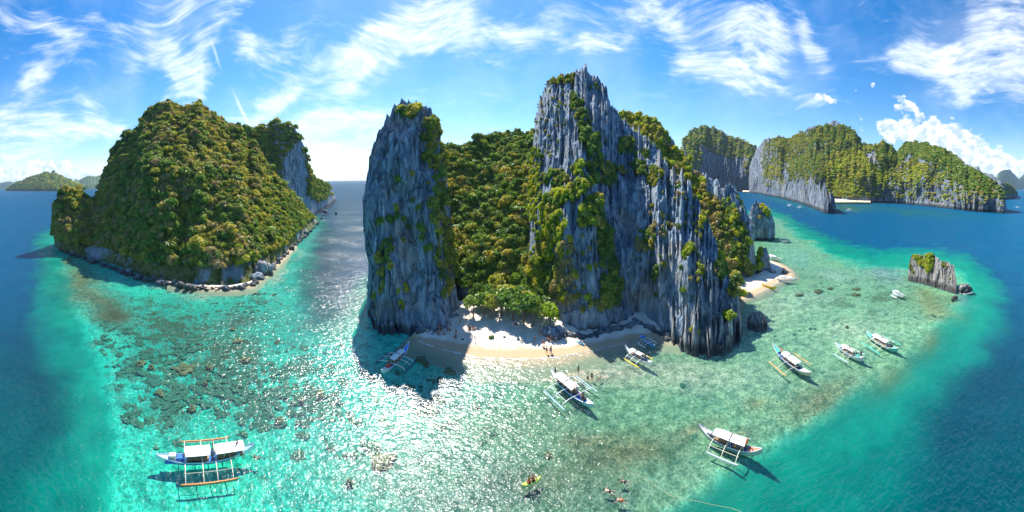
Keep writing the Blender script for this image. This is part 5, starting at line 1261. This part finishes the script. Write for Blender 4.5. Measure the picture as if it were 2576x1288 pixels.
def mesh_mat(kd, part, mat):
    k = (kd, part, mat)
    if k not in MESHV:
        me = POSE[kd][part].copy(); me.materials.clear(); me.materials.append(M[mat]); MESHV[k] = me
    return MESHV[k]
def person(loc, rz, kd, label, skin='skin_tan', shorts='black_cloth', shirt=None, hair='hair_black', s=1.0, group=None):
    o = empty('person', loc, rz); o.scale = (s, s, s); tag(o, label, 'person', group)
    link('body', mesh_mat(kd, 'body', skin), o); link('hair', mesh_mat(kd, 'hair', hair), o); link('nose', mesh_mat(kd, 'nose', skin), o)
    hx = POSE[kd]['head']
    for e_ in (-1, 1): link('ear', mesh_mat(kd, 'ear', skin), o, None, (hx[0], hx[1] + e_ * .098, hx[2] - .01))
    link('shorts', mesh_mat(kd, 'shorts', shorts), o)
    if shirt: link('shirt', mesh_mat(kd, 'shirt', shirt), o)
    return o
def beach_z(x, y):
    """height of the sand under a grid position"""
    dg = bpy.context.evaluated_depsgraph_get()
    d = ray(x, y); ok, p, n, i, ob, mt = None, None, None, None, None, None
    best = None
    for nm in ('main_beach', 'side_beach'):
        ob = bpy.data.objects[nm]
        r_ = ob.ray_cast(Vector((0, 0, CAM_H)), Vector(d), distance=1000)
        if r_[0] and (best is None or r_[1].length < best.length): best = r_[1]
    return best
bpy.context.view_layer.update()
def on_beach(x, y, *a, **k):
    p = beach_z(x, y)
    if p is None: p = Vector(G(x, y, .1))
    return person((p.x, p.y, max(p.z - .02, -.1)), *a, **k)
R_ = random.Random(3)
B1 = [(1076, 842.5, 'stand', 'white_cloth', 'person in white standing nearest the pinnacle foot in the shade', 'blue_cloth'), (1100, 838, 'sit', 'blue_cloth', 'person in blue seated at the left of the shaded group', None), (1103, 842.5, 'sit', 'red_cloth', 'person in red seated lowest in the shaded group', None), (1105.5, 833.5, 'stand', 'red_cloth', 'person in a red top standing in the shaded group', 'red_cloth'), (1112, 836, 'stand', 'green_cloth', 'person in a green top standing in the shaded group', 'black_cloth'),
      (1117, 842, 'sit', 'blue_cloth', 'person in blue seated at the right of the shaded group', None), (1110, 831, 'sit', 'black_cloth', 'dark clothed person seated at the back of the shaded group', None), (1125, 825, 'stand', 'blue_cloth', 'person in a blue shirt standing behind the shaded group', 'blue_cloth'), (1132, 818, 'sit', 'black_cloth', 'person in black seated alone by the foot of the pinnacle', None), (1126, 831, 'sit', 'red_cloth', 'person with a red shirt seated left of a pair on the shaded sand', None),
      (1131, 833, 'sit', 'black_cloth', 'person seated right in the pair on the shaded sand', None), (1158, 816, 'stand', 'red_cloth', 'person in red standing alone high on the shaded sand', 'black_cloth'), (1147, 842, 'stand', None, 'person holding a grey parasol on the shaded sand', 'black_cloth'), (1147, 850, 'sit', 'black_cloth', 'person crouching below the parasol on the shaded sand', None),
      (1180, 829, 'sit', 'black_cloth', 'person seated just inside the shadow edge, left of a row of four', None), (1184, 828, 'sit', None, 'second person of the seated row at the shadow edge', None), (1189, 829, 'sit', 'red_cloth', 'third person of the seated row, just in the sunlight', None), (1194, 829, 'sit', None, 'fourth person of the seated row, right end in the sunlight', None), (1195, 859, 'stand', None, 'person standing right on the straight shadow edge of the beach', 'black_cloth'),
      (1346, 860, 'stand', None, 'lone person standing left of the walkers on the sunlit sand', 'black_cloth'), (1364, 871, 'stand', None, 'left one of two people standing close together on the sunlit sand', 'black_cloth'), (1368.5, 872.5, 'walk', None, 'right one of two people standing close together on the sunlit sand', 'red_cloth'), (1375.5, 891, 'walk', None, 'person walking by the water, left of a pair', 'black_cloth'), (1384.5, 890.5, 'walk', None, 'person of the pair at the waterline, nearer the water', 'blue_cloth'), (1387, 888, 'stand', None, 'person of the pair at the waterline, farther from the water', 'black_cloth'),
      (1377, 856, 'sit', None, 'first sunbather from the left below the driftwood', None), (1381, 859, 'sit', 'red_cloth', 'second sunbather from the left below the driftwood', None), (1386, 858, 'stand', None, 'person standing among the sunbathers below the driftwood', 'black_cloth'), (1390.5, 855, 'sit', None, 'sunbather right of the standing one below the driftwood', None), (1395, 857, 'sit', None, 'sunbather next to the right end below the driftwood', None), (1400, 856, 'sit', 'white_cloth', 'sunbather at the right end below the driftwood', None),
      (1371, 839, 'sit', 'red_cloth', 'person in red resting at the left of the driftwood pile', None), (1379, 838, 'sit', None, 'person resting in the middle of the driftwood pile', None),
      (1866, 741, 'stand', 'black_cloth', 'left person of a trio in the tree shade on the side beach', 'black_cloth'), (1870, 740, 'stand', 'white_cloth', 'middle person of a trio in the tree shade on the side beach', 'black_cloth'), (1874, 741, 'walk', 'blue_cloth', 'right person of a trio in the tree shade on the side beach', 'black_cloth')]
for (x, y, kd, sh_, lb, so) in B1:
    on_beach(x, y, R_.uniform(0, 6.28), kd, lb, skin=R_.choice(['skin_tan', 'skin_tan', 'skin_fair']), shorts=so or 'black_cloth', shirt=sh_, hair=R_.choice(['hair_black', 'hair_brown']), s=R_.uniform(.96, 1.06), group='people on the beach')
def in_boat(k, lx, ly, kd, lb, z=.62, rz=None, **kw):
    o, L, h, c = BO[k]; x = lx * L; y = ly
    return person((c[0] + x * math.cos(h) - y * math.sin(h), c[1] + x * math.sin(h) + y * math.cos(h), z), R_.uniform(0, 6.28) if rz is None else rz, kd, lb, **kw)
in_boat(1, .44 * .72, .1, 'stand', 'person in black standing on the bow deck of the orange floated boat', shirt='black_cloth', z=.6)
in_boat(1, .24, -.62, 'sit', 'person in red seated under the forward canopy of the orange floated boat', shirt='red_cloth', z=.5)
in_boat(1, .18, -.6, 'sit', 'person leaning out amidships of the orange floated boat', shirt='white_cloth', z=.5)
in_boat(1, .35, -.5, 'sit', 'person seated by the last arm of the orange floated boat', shirt='orange_cloth', z=.5)
in_boat(1, -.1, -.6, 'sit', 'person in black seated under the rear canopy of the orange floated boat', shirt='black_cloth', z=.5)
in_boat(1, 0.06, -.55, 'stand', 'person standing between the two canopies of the orange floated boat', shirt='blue_cloth', z=.3)
in_boat(2, -.26, .2, 'sit', 'person in red at the stern of the blue prowed boat', shirt='red_cloth', z=.6)
in_boat(2, -.3, -.2, 'sit', 'second person at the stern of the blue prowed boat', shirt='orange_cloth', z=.6)
in_boat(2, -.2, .3, 'stand', 'dark haired person standing behind the canopy of the blue prowed boat', shirt='black_cloth', z=.4)
in_boat(2, .02, -.75, 'sit', 'person in red seated amidships of the blue prowed boat', shirt='red_cloth', z=.5)
in_boat(3, .38, 0, 'stand', 'person in black standing on the bow of the large boat', shirt='black_cloth', z=.75)
in_boat(3, .33, .1, 'sit', 'person seated near the bow of the large boat', z=.6)
in_boat(3, -.31, .25, 'stand', 'person in black at the engine of the large boat', shirt='black_cloth', z=.5)
in_boat(3, -.25, -.2, 'sit', 'person in white seated at the stern of the large boat', shirt='white_cloth', z=.6)
in_boat(3, -.17, .2, 'stand', 'person behind the canopy of the large boat', shirt='blue_cloth', z=.4)
in_boat(8, .44 * .9, 0, 'stand', 'person in black standing on the bow of the boat with pale blue floats', shirt='black_cloth', z=.75)
in_boat(8, .24, .1, 'sit', 'person seated ahead of the canopy on the boat with pale blue floats', shirt='black_cloth', z=.6)
in_boat(9, .27, .3, 'sit', 'person in black seated ahead of the canopy of the teal boat', shirt='black_cloth', z=.6)
in_boat(4, -.25, .1, 'stand', 'person standing at the stern of the boat with yellow floats', shirt='black_cloth', z=.5)
in_boat(4, .03, -.5, 'sit', 'person seated under the canopy of the boat with yellow floats', shirt='blue_cloth', z=.5)
in_boat(7, -.2, -.5, 'sit', 'person leaning on the side of the boat with rust brown floats', shirt='black_cloth', z=.5)
o, L, h, c = BO[3]
pf = G(1455, 940.5, .25); person(tuple(pf), 2.0, 'stand', 'person in black balancing on the far float of the large boat', shirt='black_cloth')
for (x, y, kd, z, lb, kw) in [(1478.7, 953, 'stand', -.85, 'left of two people wading beside the large boat', {}), (1489, 950, 'stand', -.7, 'right of two people wading beside the large boat', dict(shirt='black_cloth')), (1508, 952, 'swim', -.04, 'swimmer floating right of the waders', {}), (1116, 911, 'stand', -1.1, 'person bathing in the shaded water below the beach', dict(skin='skin_fair'))]:
    p = G(x, y, 0); person((p[0], p[1], z), 1.0, kd, lb, **kw)
for (x, y, a, lb, kw) in [(1571, 1211, 2.5, 'snorkeller in a dark shirt farthest up of three near the foot of the picture', dict(shirt='black_cloth')), (1533, 1235, 2.6, 'snorkeller with black shorts left of three near the foot of the picture', dict(skin='skin_fair')), (1563, 1258, 2.6, 'snorkeller with orange shorts lowest of three near the foot of the picture', dict(shorts='orange_cloth')), (642, 1149, .2, 'snorkeller beside the bow of the orange floated boat', dict(shirt='black_cloth'))]:
    p = G(x, y, 0); person((p[0], p[1], -.03), a, 'swim', lb, **kw)

# kayaks
def kayak(a, b, mat, label, z=0.0, seat='dark_grey'):
    A = G(*a, .2 + z); B = G(*b, .2 + z); d = A - B; L = float(np.hypot(d[0], d[1])); h = math.atan2(d[1], d[0]); c = (A + B) / 2
    o = empty('kayak', (c[0], c[1], z), h); tag(o, label, 'kayak')
    V = []; F = []; n, m_ = 21, 8
    for i in range(n):
        s = -1 + 2 * i / (n - 1); w = .40 * max(.02, 1 - abs(s) ** 2.4) ** .8; t = .24 + .12 * abs(s) ** 3
        for j in range(m_):
            u = 6.283 * j / m_; V.append((s * L / 2, w * math.cos(u), (t / 2) * math.sin(u) * (1 if math.sin(u) < 0 else .75) + .06 + .12 * abs(s) ** 3))
    for i in range(n - 1):
        for j in range(m_): F.append((i * m_ + j, i * m_ + (j + 1) % m_, (i + 1) * m_ + (j + 1) % m_, (i + 1) * m_ + j))
    mb = MB(); mb.add(V, F); mb.build('hull', M[mat], o, True)
    for x in (-.13, .1):
        mb = MB(); mb.box((x * L, 0, .17), (.5, .42, .06)); mb.box((x * L - .26, 0, .3), (.06, .4, .26)); mb.build('seat', M[seat], o)
    mb = MB(); mb.tube([(.05 * L, -1.0, .35), (.1 * L, 1.0, .42)], .018, 5); mb.box((.05 * L, -1.05, .35), (.16, .4, .03)); mb.box((.1 * L, 1.05, .42), (.16, .4, .03)); mb.build('paddle', M['dark_grey'], o)
    return o, L, h, c
o, L, h, c = kayak((1361, 1199), (1312, 1220), 'lime_plastic', 'yellow green kayak with two paddlers in orange vests near the foot of the picture')
for lx, lb in ((-.13, 'paddler in an orange vest in the rear seat of the yellow green kayak'), (.08, 'paddler in an orange vest in the front seat of the yellow green kayak')):
    person((c[0] + lx * L * math.cos(h), c[1] + lx * L * math.sin(h), .1), h, 'sit', lb, shirt='orange_cloth', shorts='red_cloth')
p = beach_z(1460, 860); kayak((1450.5, 856), (1470, 866), 'azure_plastic', 'bright blue kayak lying on the shaded sand right of the beach', z=(p.z + .05) if p else .4)

# ------------------------------------------------------------------ rocks, coral, driftwood and small things
def rock_mesh(seed, n=26, m_=18, sharp=.45, fl=1.0):
    th_ = np.linspace(0, 2 * np.pi, n, endpoint=False); ph = np.linspace(-np.pi / 2, np.pi / 2, m_)
    A_, B_ = np.meshgrid(th_, ph, indexing='ij')
    x, y, z = np.cos(B_) * np.cos(A_), np.cos(B_) * np.sin(A_), np.sin(B_)
    d = 1 + sharp * fbm(x * 1.6 + seed * 3.1, y * 1.6, z * 1.6, o=3, seed=seed) + sharp * .35 * ridged(x * 3 + seed, y * 3, z * 3 * .6, o=2, seed=seed + 1)
    V = np.stack([x * d, y * d, z * d * fl], -1).reshape(-1, 3)
    return np_mesh('rock_shape', V, grid_faces(n, m_, wrap=True))
RM = [rock_mesh(k, sharp=.5) for k in range(1, 6)]
M['white_stone'] = rock_mat('pale_boulder_stone', (.28, .27, .26), (.6, .58, .55), (.5, .42, .34), moss=.0, s=1.5)
def boulder(x, y, rx, rz_, label, mat='rock_near', name='boulder', z=0.0, cat='boulder', group=None, ry=None, k=0, turn=0.0, sink=.25):
    p = G(x, y, z); dist = math.hypot(p[0], p[1]); w = rx / FP * dist
    me = (CM if name == 'coral_head' else RM)[k % 5].copy(); me.materials.append(M[mat])
    o = link(name, me); o.location = (p[0], p[1], z + rz_ * (1 - sink) - rz_ * .5); o.scale = (w, w * (ry or .8), rz_); o.rotation_euler = (0, 0, math.radians(turn) - math.atan2(p[0], p[1]))
    tag(o, label, cat, group); return o
tower('G3', 'tide_rock', [(826, 1881, 1929), (815, 1880, 1931), (803, 1883, 1927), (797, 1890, 1920)], M['rock_grey'], 110, 60, depth=2.2, R=91, amp=(.8, .7, .35), lam=(3, 1.2, .6), seed=201, label='low dark rock in the shallows right of the sharp buttress', cat='rock', kind=None, jag=1.0, spike=.8)
boulder(2428, 731, 14, 2.0, 'pale boulder in the water right of the rock islet', mat='white_stone', k=1)
boulder(2397, 754, 4, .8, 'left of two small brown rocks below the islet', k=2, mat='rock_near'); boulder(2405, 750, 5, .7, 'right of two small brown rocks below the islet', k=3)
for k, (x, y, rx, h_, tn, lb) in enumerate([(662, 688, 20, 4.2, 20, 'largest dark boulder at the right foot of the forested island'), (645, 690, 9, 3.0, 60, 'tilted slab left of the largest boulder of the forested island'), (679, 688, 8, 2.4, 0, 'low boulder right of the largest one at the forested island'), (655, 674, 9, 3.6, 40, 'pointed boulder behind the largest one at the forested island'), (668, 672, 7, 2.8, 80, 'small boulder behind the group at the forested island'),
        (455, 722, 9, 1.6, 0, 'pale flat boulder at the front foot of the forested island'), (472, 726, 9, 1.5, 30, 'second pale boulder at the front foot of the forested island'), (486, 728, 7, 1.2, 70, 'small pale boulder right of two at the front foot of the forested island'), (440, 716, 6, 1.5, 10, 'grey boulder left of the pale ones at the front foot'), (1944, 690, 9, 1.6, 0, 'dark boulder pile stone on the side beach'), (1936, 686, 6, 1.3, 40, 'small stone left of the dark boulder on the side beach'), (1972, 689, 5, 1.7, 0, 'round dark stone behind the beached boat'), (700, 662, 6, 1.6, 0, 'foot boulder beyond the group at the forested island'),
        (735, 628, 6, 1.8, 0, 'boulder at the far shore of the forested island'), (772, 590, 6, 2.0, 0, 'farthest boulder along the forested shore'), (845, 538, 3, 2, 0, 'rock off the headland'), (1420, 846, 5, .8, 0, 'stone at the foot of the tower left of the shaded sand'), (1408, 842, 4, .7, 30, 'stone right of the driftwood pile'), (1560, 833, 6, .8, 0, 'stone under the tower on the shaded sand'), (1430, 852, 4, .6, 50, 'small stone at the edge of the tower foot')]):
    boulder(x, y, rx, h_, lb, mat='rock_near' if 'pale' in lb else 'rock_grey', k=k, turn=tn, z=.0 if y > 600 else 0)
# rubble along the foot of the forested island
r3 = np.random.default_rng(9); pts = []; sz = []
sh_ = np.array([(150, 627), (200, 645), (250, 660), (300, 678), (350, 695), (420, 712), (500, 723), (580, 726), (635, 715), (650, 699), (690, 668), (730, 628), (760, 600), (800, 562), (830, 520), (845, 505)], float)
lib3 = bpy.data.collections.new('rubble_shapes')
for k in range(4):
    me = RM[k].copy(); me.materials.append(M['rock']); lib3.objects.link(bpy.data.objects.new('%03d_rubble' % k, me))
t_ = r3.uniform(0, len(sh_) - 1.01, 700); i_ = t_.astype(int); f_ = t_ - i_
q = sh_[i_] * (1 - f_)[:, None] + sh_[i_ + 1] * f_[:, None]
g_ = G(q[:, 0] + r3.normal(0, 1.5, 700), q[:, 1] + np.abs(r3.normal(0, 1, 700)) * 3.2 * (q[:, 1] - 455) / 260 - 1, 0)
s_ = r3.lognormal(-1.0, .6, 700)
instancer('shore_rubble', g_ + np.array([0, 0, .1]), r3.integers(0, 4, 700), np.stack([s_ * 1.3, s_, s_ * .8], -1), np.stack([r3.uniform(-.4, .4, 700), r3.uniform(-.4, .4, 700), r3.uniform(0, 6, 700)], -1), lib3, 'broken rock along the waterline of the forested island')
cp_ = []
for (x0, y0, x1, y1, n_) in [(1380, 838, 1480, 845, 60), (1480, 845, 1600, 812, 110), (1600, 806, 1700, 862, 60), (960, 845, 1060, 835, 40), (1060, 832, 1150, 790, 50)]:
    u = r3.uniform(0, 1, n_); X = x0 + (x1 - x0) * u + r3.normal(0, 3, n_); Y = y0 + (y1 - y0) * u + r3.normal(0, 2, n_) + 1
    for a_, b_ in zip(X, Y):
        p = beach_z(a_, b_)
        if p is not None: cp_.append(tuple(p))
n_ = len(cp_); s_ = r3.lognormal(-1.25, .5, n_)
instancer('fallen_stones', cp_, r3.integers(0, 4, n_), np.stack([s_ * 1.3, s_, s_ * .8], -1), np.stack([r3.uniform(-.4, .4, n_), r3.uniform(-.4, .4, n_), r3.uniform(0, 6, n_)], -1), lib3, 'fallen stones along the foot of the cliffs on the sand')

M['coral'] = simple('coral', (.035, .13, .075), .9, .75, 1.6, .02)
M['coral_brown'] = simple('brown_coral', (.10, .13, .055), .9, .8, 1.6, .05)
CM = [rock_mesh(k + 20, n=44, m_=22, sharp=1.15) for k in range(5)]
for k, (x, y, rx, lb) in enumerate([(460, 930, 26, 'largest round coral head in the left lagoon'), (352, 915, 13, 'coral head left of the largest round one'), (380, 925, 10, 'small coral head between the leftmost and the largest'), (528, 925, 11, 'coral head right of the largest round one'), (516, 968, 8, 'small coral head below and right of the largest'), (600, 858, 14, 'upper coral head of the dark patch in the lagoon middle'), (620, 905, 14, 'coral head in the dark patch above the orange floated boat'), (697, 862, 9, 'coral head between the dark patch and the channel'), (400, 990, 12, 'coral head below the leftmost ones'), (585, 830, 9, 'coral head at the top of the dark patch'),
        (482, 1030, 11, 'coral head halfway down to the orange floated boat'), (700, 1060, 12, 'coral head right above the orange floated boat'), (805, 993, 15, 'coral head standing in the glitter'), (760, 1010, 9, 'coral head left of the one in the glitter'), (956, 1165, 28, 'broad brown coral head at the bottom centre left'), (985, 1150, 12, 'coral head beside the broad brown one'), (1062, 905, 16, 'dark coral in the shade beside the blue prowed boat'), (1072, 918, 11, 'dark coral just below the shaded one'), (1130, 935, 14, 'coral patch in the shaded water'), (1533, 864, 6, 'dark stone in the shaded shallows nearest the sand'), (1541, 872, 9, 'dark stone in the shaded shallows below the first'), (1571, 880, 8, 'dark coral left of the boat with yellow floats'),
        (2058, 733, 13, 'flat coral head left of two in the right lagoon'), (2154, 728, 11, 'upper flat coral head of the right lagoon'), (2152, 742, 12, 'lower flat coral head of the right lagoon'), (2010, 742, 10, 'faint coral head near the side beach'), (2090, 726, 8, 'coral head between the flat ones'), (2130, 824, 5, 'tiny dark coral in the pale sand'), (1380, 1150, 12, 'coral head at the lower centre'), (880, 1215, 10, 'coral head near the foot of the picture')]):
    boulder(x, y, rx * .8, .34, lb, mat='coral_brown', name='coral_head', cat='coral', group='coral heads in the lagoon', k=k, turn=k * 37, z=-1.0, sink=.2)
# small corals and rubble on the bed
r6 = np.random.default_rng(19); n_ = 9000
X = r6.uniform(180, 1150, n_); Y = r6.uniform(735, 1150, n_)
X2 = r6.uniform(1900, 2430, 1500); Y2 = r6.uniform(600, 1000, 1500); X3 = r6.uniform(1150, 1800, 700); Y3 = r6.uniform(960, 1250, 700)
X = np.concatenate([X, X2, X3]); Y = np.concatenate([Y, Y2, Y3]); g_ = G(X, Y, -1.15)
dn = np.exp(-1.2 * (((X - 500) / 300) ** 2 + ((Y - 860) / 120) ** 2)) + .7 * np.exp(-1.2 * (((X - 600) / 200) ** 2 + ((Y - 990) / 90) ** 2)) + .35 * np.exp(-1.2 * (((X - 2150) / 260) ** 2 + ((Y - 760) / 120) ** 2)) + .12
cn = fbm(g_[:, 0] / 3.2, g_[:, 1] / 3.2, o=4, seed=41, gain=.7)
kp = (polydist(X, Y, REEF) > 34) & (cn + r6.normal(0, .12, len(X)) > .34 - .42 * np.clip(dn, 0, 1)) & (r6.uniform(size=len(X)) < .35 + dn)
g_ = g_[kp]; n_ = len(g_); s_ = np.minimum(r6.lognormal(-1.25, .5, n_), .7)
lib4 = bpy.data.collections.new('coral_shapes')
for k in range(5):
    me = CM[k].copy(); me.materials.append(M['coral']); lib4.objects.link(bpy.data.objects.new('%03d_coral' % k, me))
instancer('coral_rubble', g_, r6.integers(0, 5, n_), np.stack([s_ * 1.2, s_, s_ * .22], -1), np.stack([r6.uniform(-.2, .2, n_), r6.uniform(-.2, .2, n_), r6.uniform(0, 6, n_)], -1), lib4, 'scattered low corals and rubble on the lagoon bed')
# driftwood pile
for k, (x0, y0, x1, y1, r0, lb) in enumerate([(1353, 843, 1392, 840, .22, 'thick driftwood log pointing left out of the pile'), (1356, 838, 1390, 834, .13, 'thin log behind the thick one'), (1384, 832, 1418, 846, .12, 'long branch across the top of the pile'), (1380, 846, 1415, 838, .14, 'log lying right through the pile'), (1390, 850, 1420, 848, .1, 'branch at the front of the pile'), (1398, 832, 1408, 852, .1, 'branch sticking towards the water'), (1405, 838, 1424, 850, .11, 'branch at the right end of the pile'), (1386, 838, 1402, 848, .09, 'short stick in the middle of the pile'), (1376, 830, 1396, 843, .1, 'branch leaning over the thick log'), (1394, 842, 1424, 842, .09, 'straight pole on top of the pile'),
        (1354, 838, 1360, 826, .08, 'upright stick left of the pile'), (1395, 853, 1418, 855, .07, 'thin twig in front of the pile'), (1400, 846, 1426, 854, .08, 'twig at the lower right of the pile'), (1382, 841, 1398, 832, .08, 'twig crossing behind the long branch'), (1408, 832, 1420, 842, .09, 'bent root at the back of the pile')]):
    a = beach_z(x0, y0); b_ = beach_z(x1, y1)
    if a is None or b_ is None: continue
    zz = .12 + .1 * (k % 4); c_ = (a + b_) / 2
    pts_ = [a + Vector((0, 0, zz)) - c_, (a + b_) / 2 + Vector((R_.uniform(-.2, .2), R_.uniform(-.2, .2), zz + R_.uniform(0, .25))) - c_, b_ + Vector((0, 0, zz + .05)) - c_]
    mb = MB(); mb.tube([tuple(p) for p in pts_], [r0, r0 * .9, r0 * .6], 7); o = mb.build('driftwood_log', M['driftwood']); o.location = c_
    tag(o, lb + ' of driftwood' if 'driftwood' not in lb else lb, 'driftwood', 'driftwood pile at the foot of the tower')
p = beach_z(1237, 850)
if p:
    o = empty('beach_plant', tuple(p)); tag(o, 'small dark shrub growing alone in the middle of the sunlit sand', 'plant'); c_ = link('foliage', crown_for('g', 3), o); c_.scale = (.9, .9, .6)
# parasol
p = beach_z(1149, 842)
if p:
    o = empty('parasol', (p.x + .5, p.y, p.z)); tag(o, 'small grey parasol open on the shaded sand', 'parasol')
    mb = MB(); mb.tube([(0, 0, -.1), (0, 0, 2.0)], .02, 5); mb.build('pole', M['white_paint'], o)
    mb = MB(); n_ = 8; V = [(0, 0, 2.1)] + [(1.0 * math.cos(q * 6.283 / n_), 1.0 * math.sin(q * 6.283 / n_), 1.75) for q in range(n_)]; mb.add(V, [(0, 1 + q, 1 + (q + 1) % n_) for q in range(n_)]); mb.build('canopy', M['grey_paint'], o)
# vendor table and bags
p = beach_z(1290, 816)
if p:
    o = empty('folding_table', tuple(p), .3); tag(o, 'white folding table in the shade under the beach trees', 'table')
    mb = MB(); mb.box((0, 0, .74), (1.8, .8, .05)); mb.build('table_top', M['white_cloth'], o)
    for sx_ in (-.8, .8):
        for sy_ in (-.33, .33):
            mb = MB(); mb.tube([(sx_, sy_, -.05), (sx_, sy_, .715)], .02, 5); mb.build('leg', M['grey_paint'], o)
for (x, y, mt, lb) in [(1087, 842, 'blue_cloth', 'blue bag on the shaded sand beside the person in white'), (1124, 827, 'azure_plastic', 'pale blue bag behind the shaded group'), (1164, 855, 'dark_grey', 'small dark bundle alone on the shaded sand'), (1269, 849, 'dark_grey', 'small dark stone on the sunlit sand'), (1297, 817, 'red_cloth', 'red bag beside the white folding table'), (1338, 822, 'dark_grey', 'dark bag in the shade left of the lime green tree')]:
    p = beach_z(x, y)
    if p:
        mb = MB(); mb.ball((0, 0, .16), .3, 8, 6, (1.2, .8, .7)); o = mb.build('bag' if 'bag' in lb else 'bundle', M[mt], None, True); o.location = p; tag(o, lb, 'bag' if 'bag' in lb else 'bundle')
# buoy line and mooring ropes
def rope(name, pts, r_, label, mat='rope_fibre', z=.03):
    P_ = [Vector(G(x, y, zz)) for (x, y, zz) in pts]; c_ = P_[0].copy(); mb = MB(); mb.tube([tuple(p - c_) for p in P_], r_, 4); o = mb.build(name, M[mat]); o.location = c_; tag(o, label, 'rope'); return o
rope('float_line', [(1545, 1148, .03), (1582, 1185, .03), (1630, 1208, .03), (1690, 1248, .03), (1760, 1262, .03), (1840, 1278, .03), (1930, 1310, .03)], .02, 'long pale float line crossing the water at the lower right centre')
rope('mooring_rope', [(1915, 1130, 1.2), (1919, 1145, .1), (1924, 1162, -1.0)], .025, 'mooring rope hanging from the coral red bow')
rope('mooring_rope', [(1003, 905, .7), (1008, 930, -.6)], .03, 'yellow mooring rope at the side of the blue prowed boat', 'yellow_paint')
# little breaking waves at the edge of the sand
m, N = new_mat('foam'); pos = N.n('ShaderNodeNewGeometry').outputs['Position']
a_ = N.smooth(N.noise(pos, 2.2, 5, .7), .46, .56); d_ = N.n('ShaderNodeBsdfDiffuse', i_Color=(.85, .87, .88, 1)); t_ = N.n('ShaderNodeBsdfTransparent'); mx = N.n('ShaderNodeMixShader', i_Fac=a_)
N.t.links.new(t_.outputs[0], mx.inputs[1]); N.t.links.new(d_.outputs[0], mx.inputs[2]); out(N, mx.outputs[0]); M['foam'] = m
def foam(pts, w, z=.02, label='thin line of foam at the edge of the sand'):
    P_ = np.array([G(x, y, z) for x, y in pts]); n_ = 60; d_ = np.concatenate([[0], np.cumsum(np.linalg.norm(np.diff(P_, axis=0), axis=1))]); t__ = np.linspace(0, d_[-1], n_)
    Q_ = np.stack([np.interp(t__, d_, P_[:, k]) for k in range(3)], -1); tg = np.gradient(Q_, axis=0); tg /= np.linalg.norm(tg, axis=1)[:, None]; nn = np.stack([-tg[:, 1], tg[:, 0]], -1)
    ww = w * (.4 + .6 * np.abs(fbm(t__ / 2.5, t__ * 0, o=2, seed=int(pts[0][0])))) * np.sin(np.linspace(0, np.pi, n_)) ** .4
    V = np.zeros((n_, 3, 3)); 
    for j, k in enumerate((-1, 0, 1)):
        V[:, j, :2] = Q_[:, :2] + nn * (ww * k)[:, None]; V[:, j, 2] = z + (.05 if k == 0 else 0)
    o = link('foam', np_mesh('foam', V.reshape(-1, 3), grid_faces(n_, 3), smooth=True), None, M['foam']); tag(o, label, kind='stuff')
foam([(1052, 857), (1070, 864.5), (1085, 870), (1100, 874.5)], .5); foam([(1103, 875.5), (1140, 885.5), (1168, 891)], .5); foam([(1170, 892), (1200, 899), (1260, 903), (1330, 903.5)], .55); foam([(1335, 903), (1400, 898.5), (1460, 887)], .4); foam([(1202, 905), (1225, 912), (1250, 919)], .3); foam([(1470, 885), (1530, 873), (1590, 859)], .22); foam([(1900, 742), (1935, 724), (1960, 708), (1994, 698)], .4); foam([(2412, 737), (2428, 740), (2446, 736)], .5)
for ob in bpy.data.objects:
    if 'length' in ob: del ob['length']

# ------------------------------------------------------------------ the air
mb = MB(); mb.box((0, 0, 295), (54000, 54000, 630)); me = mb.mesh('haze')
hm, N = new_mat('haze_air'); hm.node_tree.nodes.clear()
pv = N.n('ShaderNodeVolumePrincipled'); pv.inputs['Color'].default_value = (.62, .82, 1.0, 1); pv.inputs['Density'].default_value = HAZE; pv.inputs['Anisotropy'].default_value = .2
o_ = N.n('ShaderNodeOutputMaterial'); N.t.links.new(pv.outputs[0], o_.inputs['Volume'])
tag(link('haze', me, None, hm), kind='stuff')
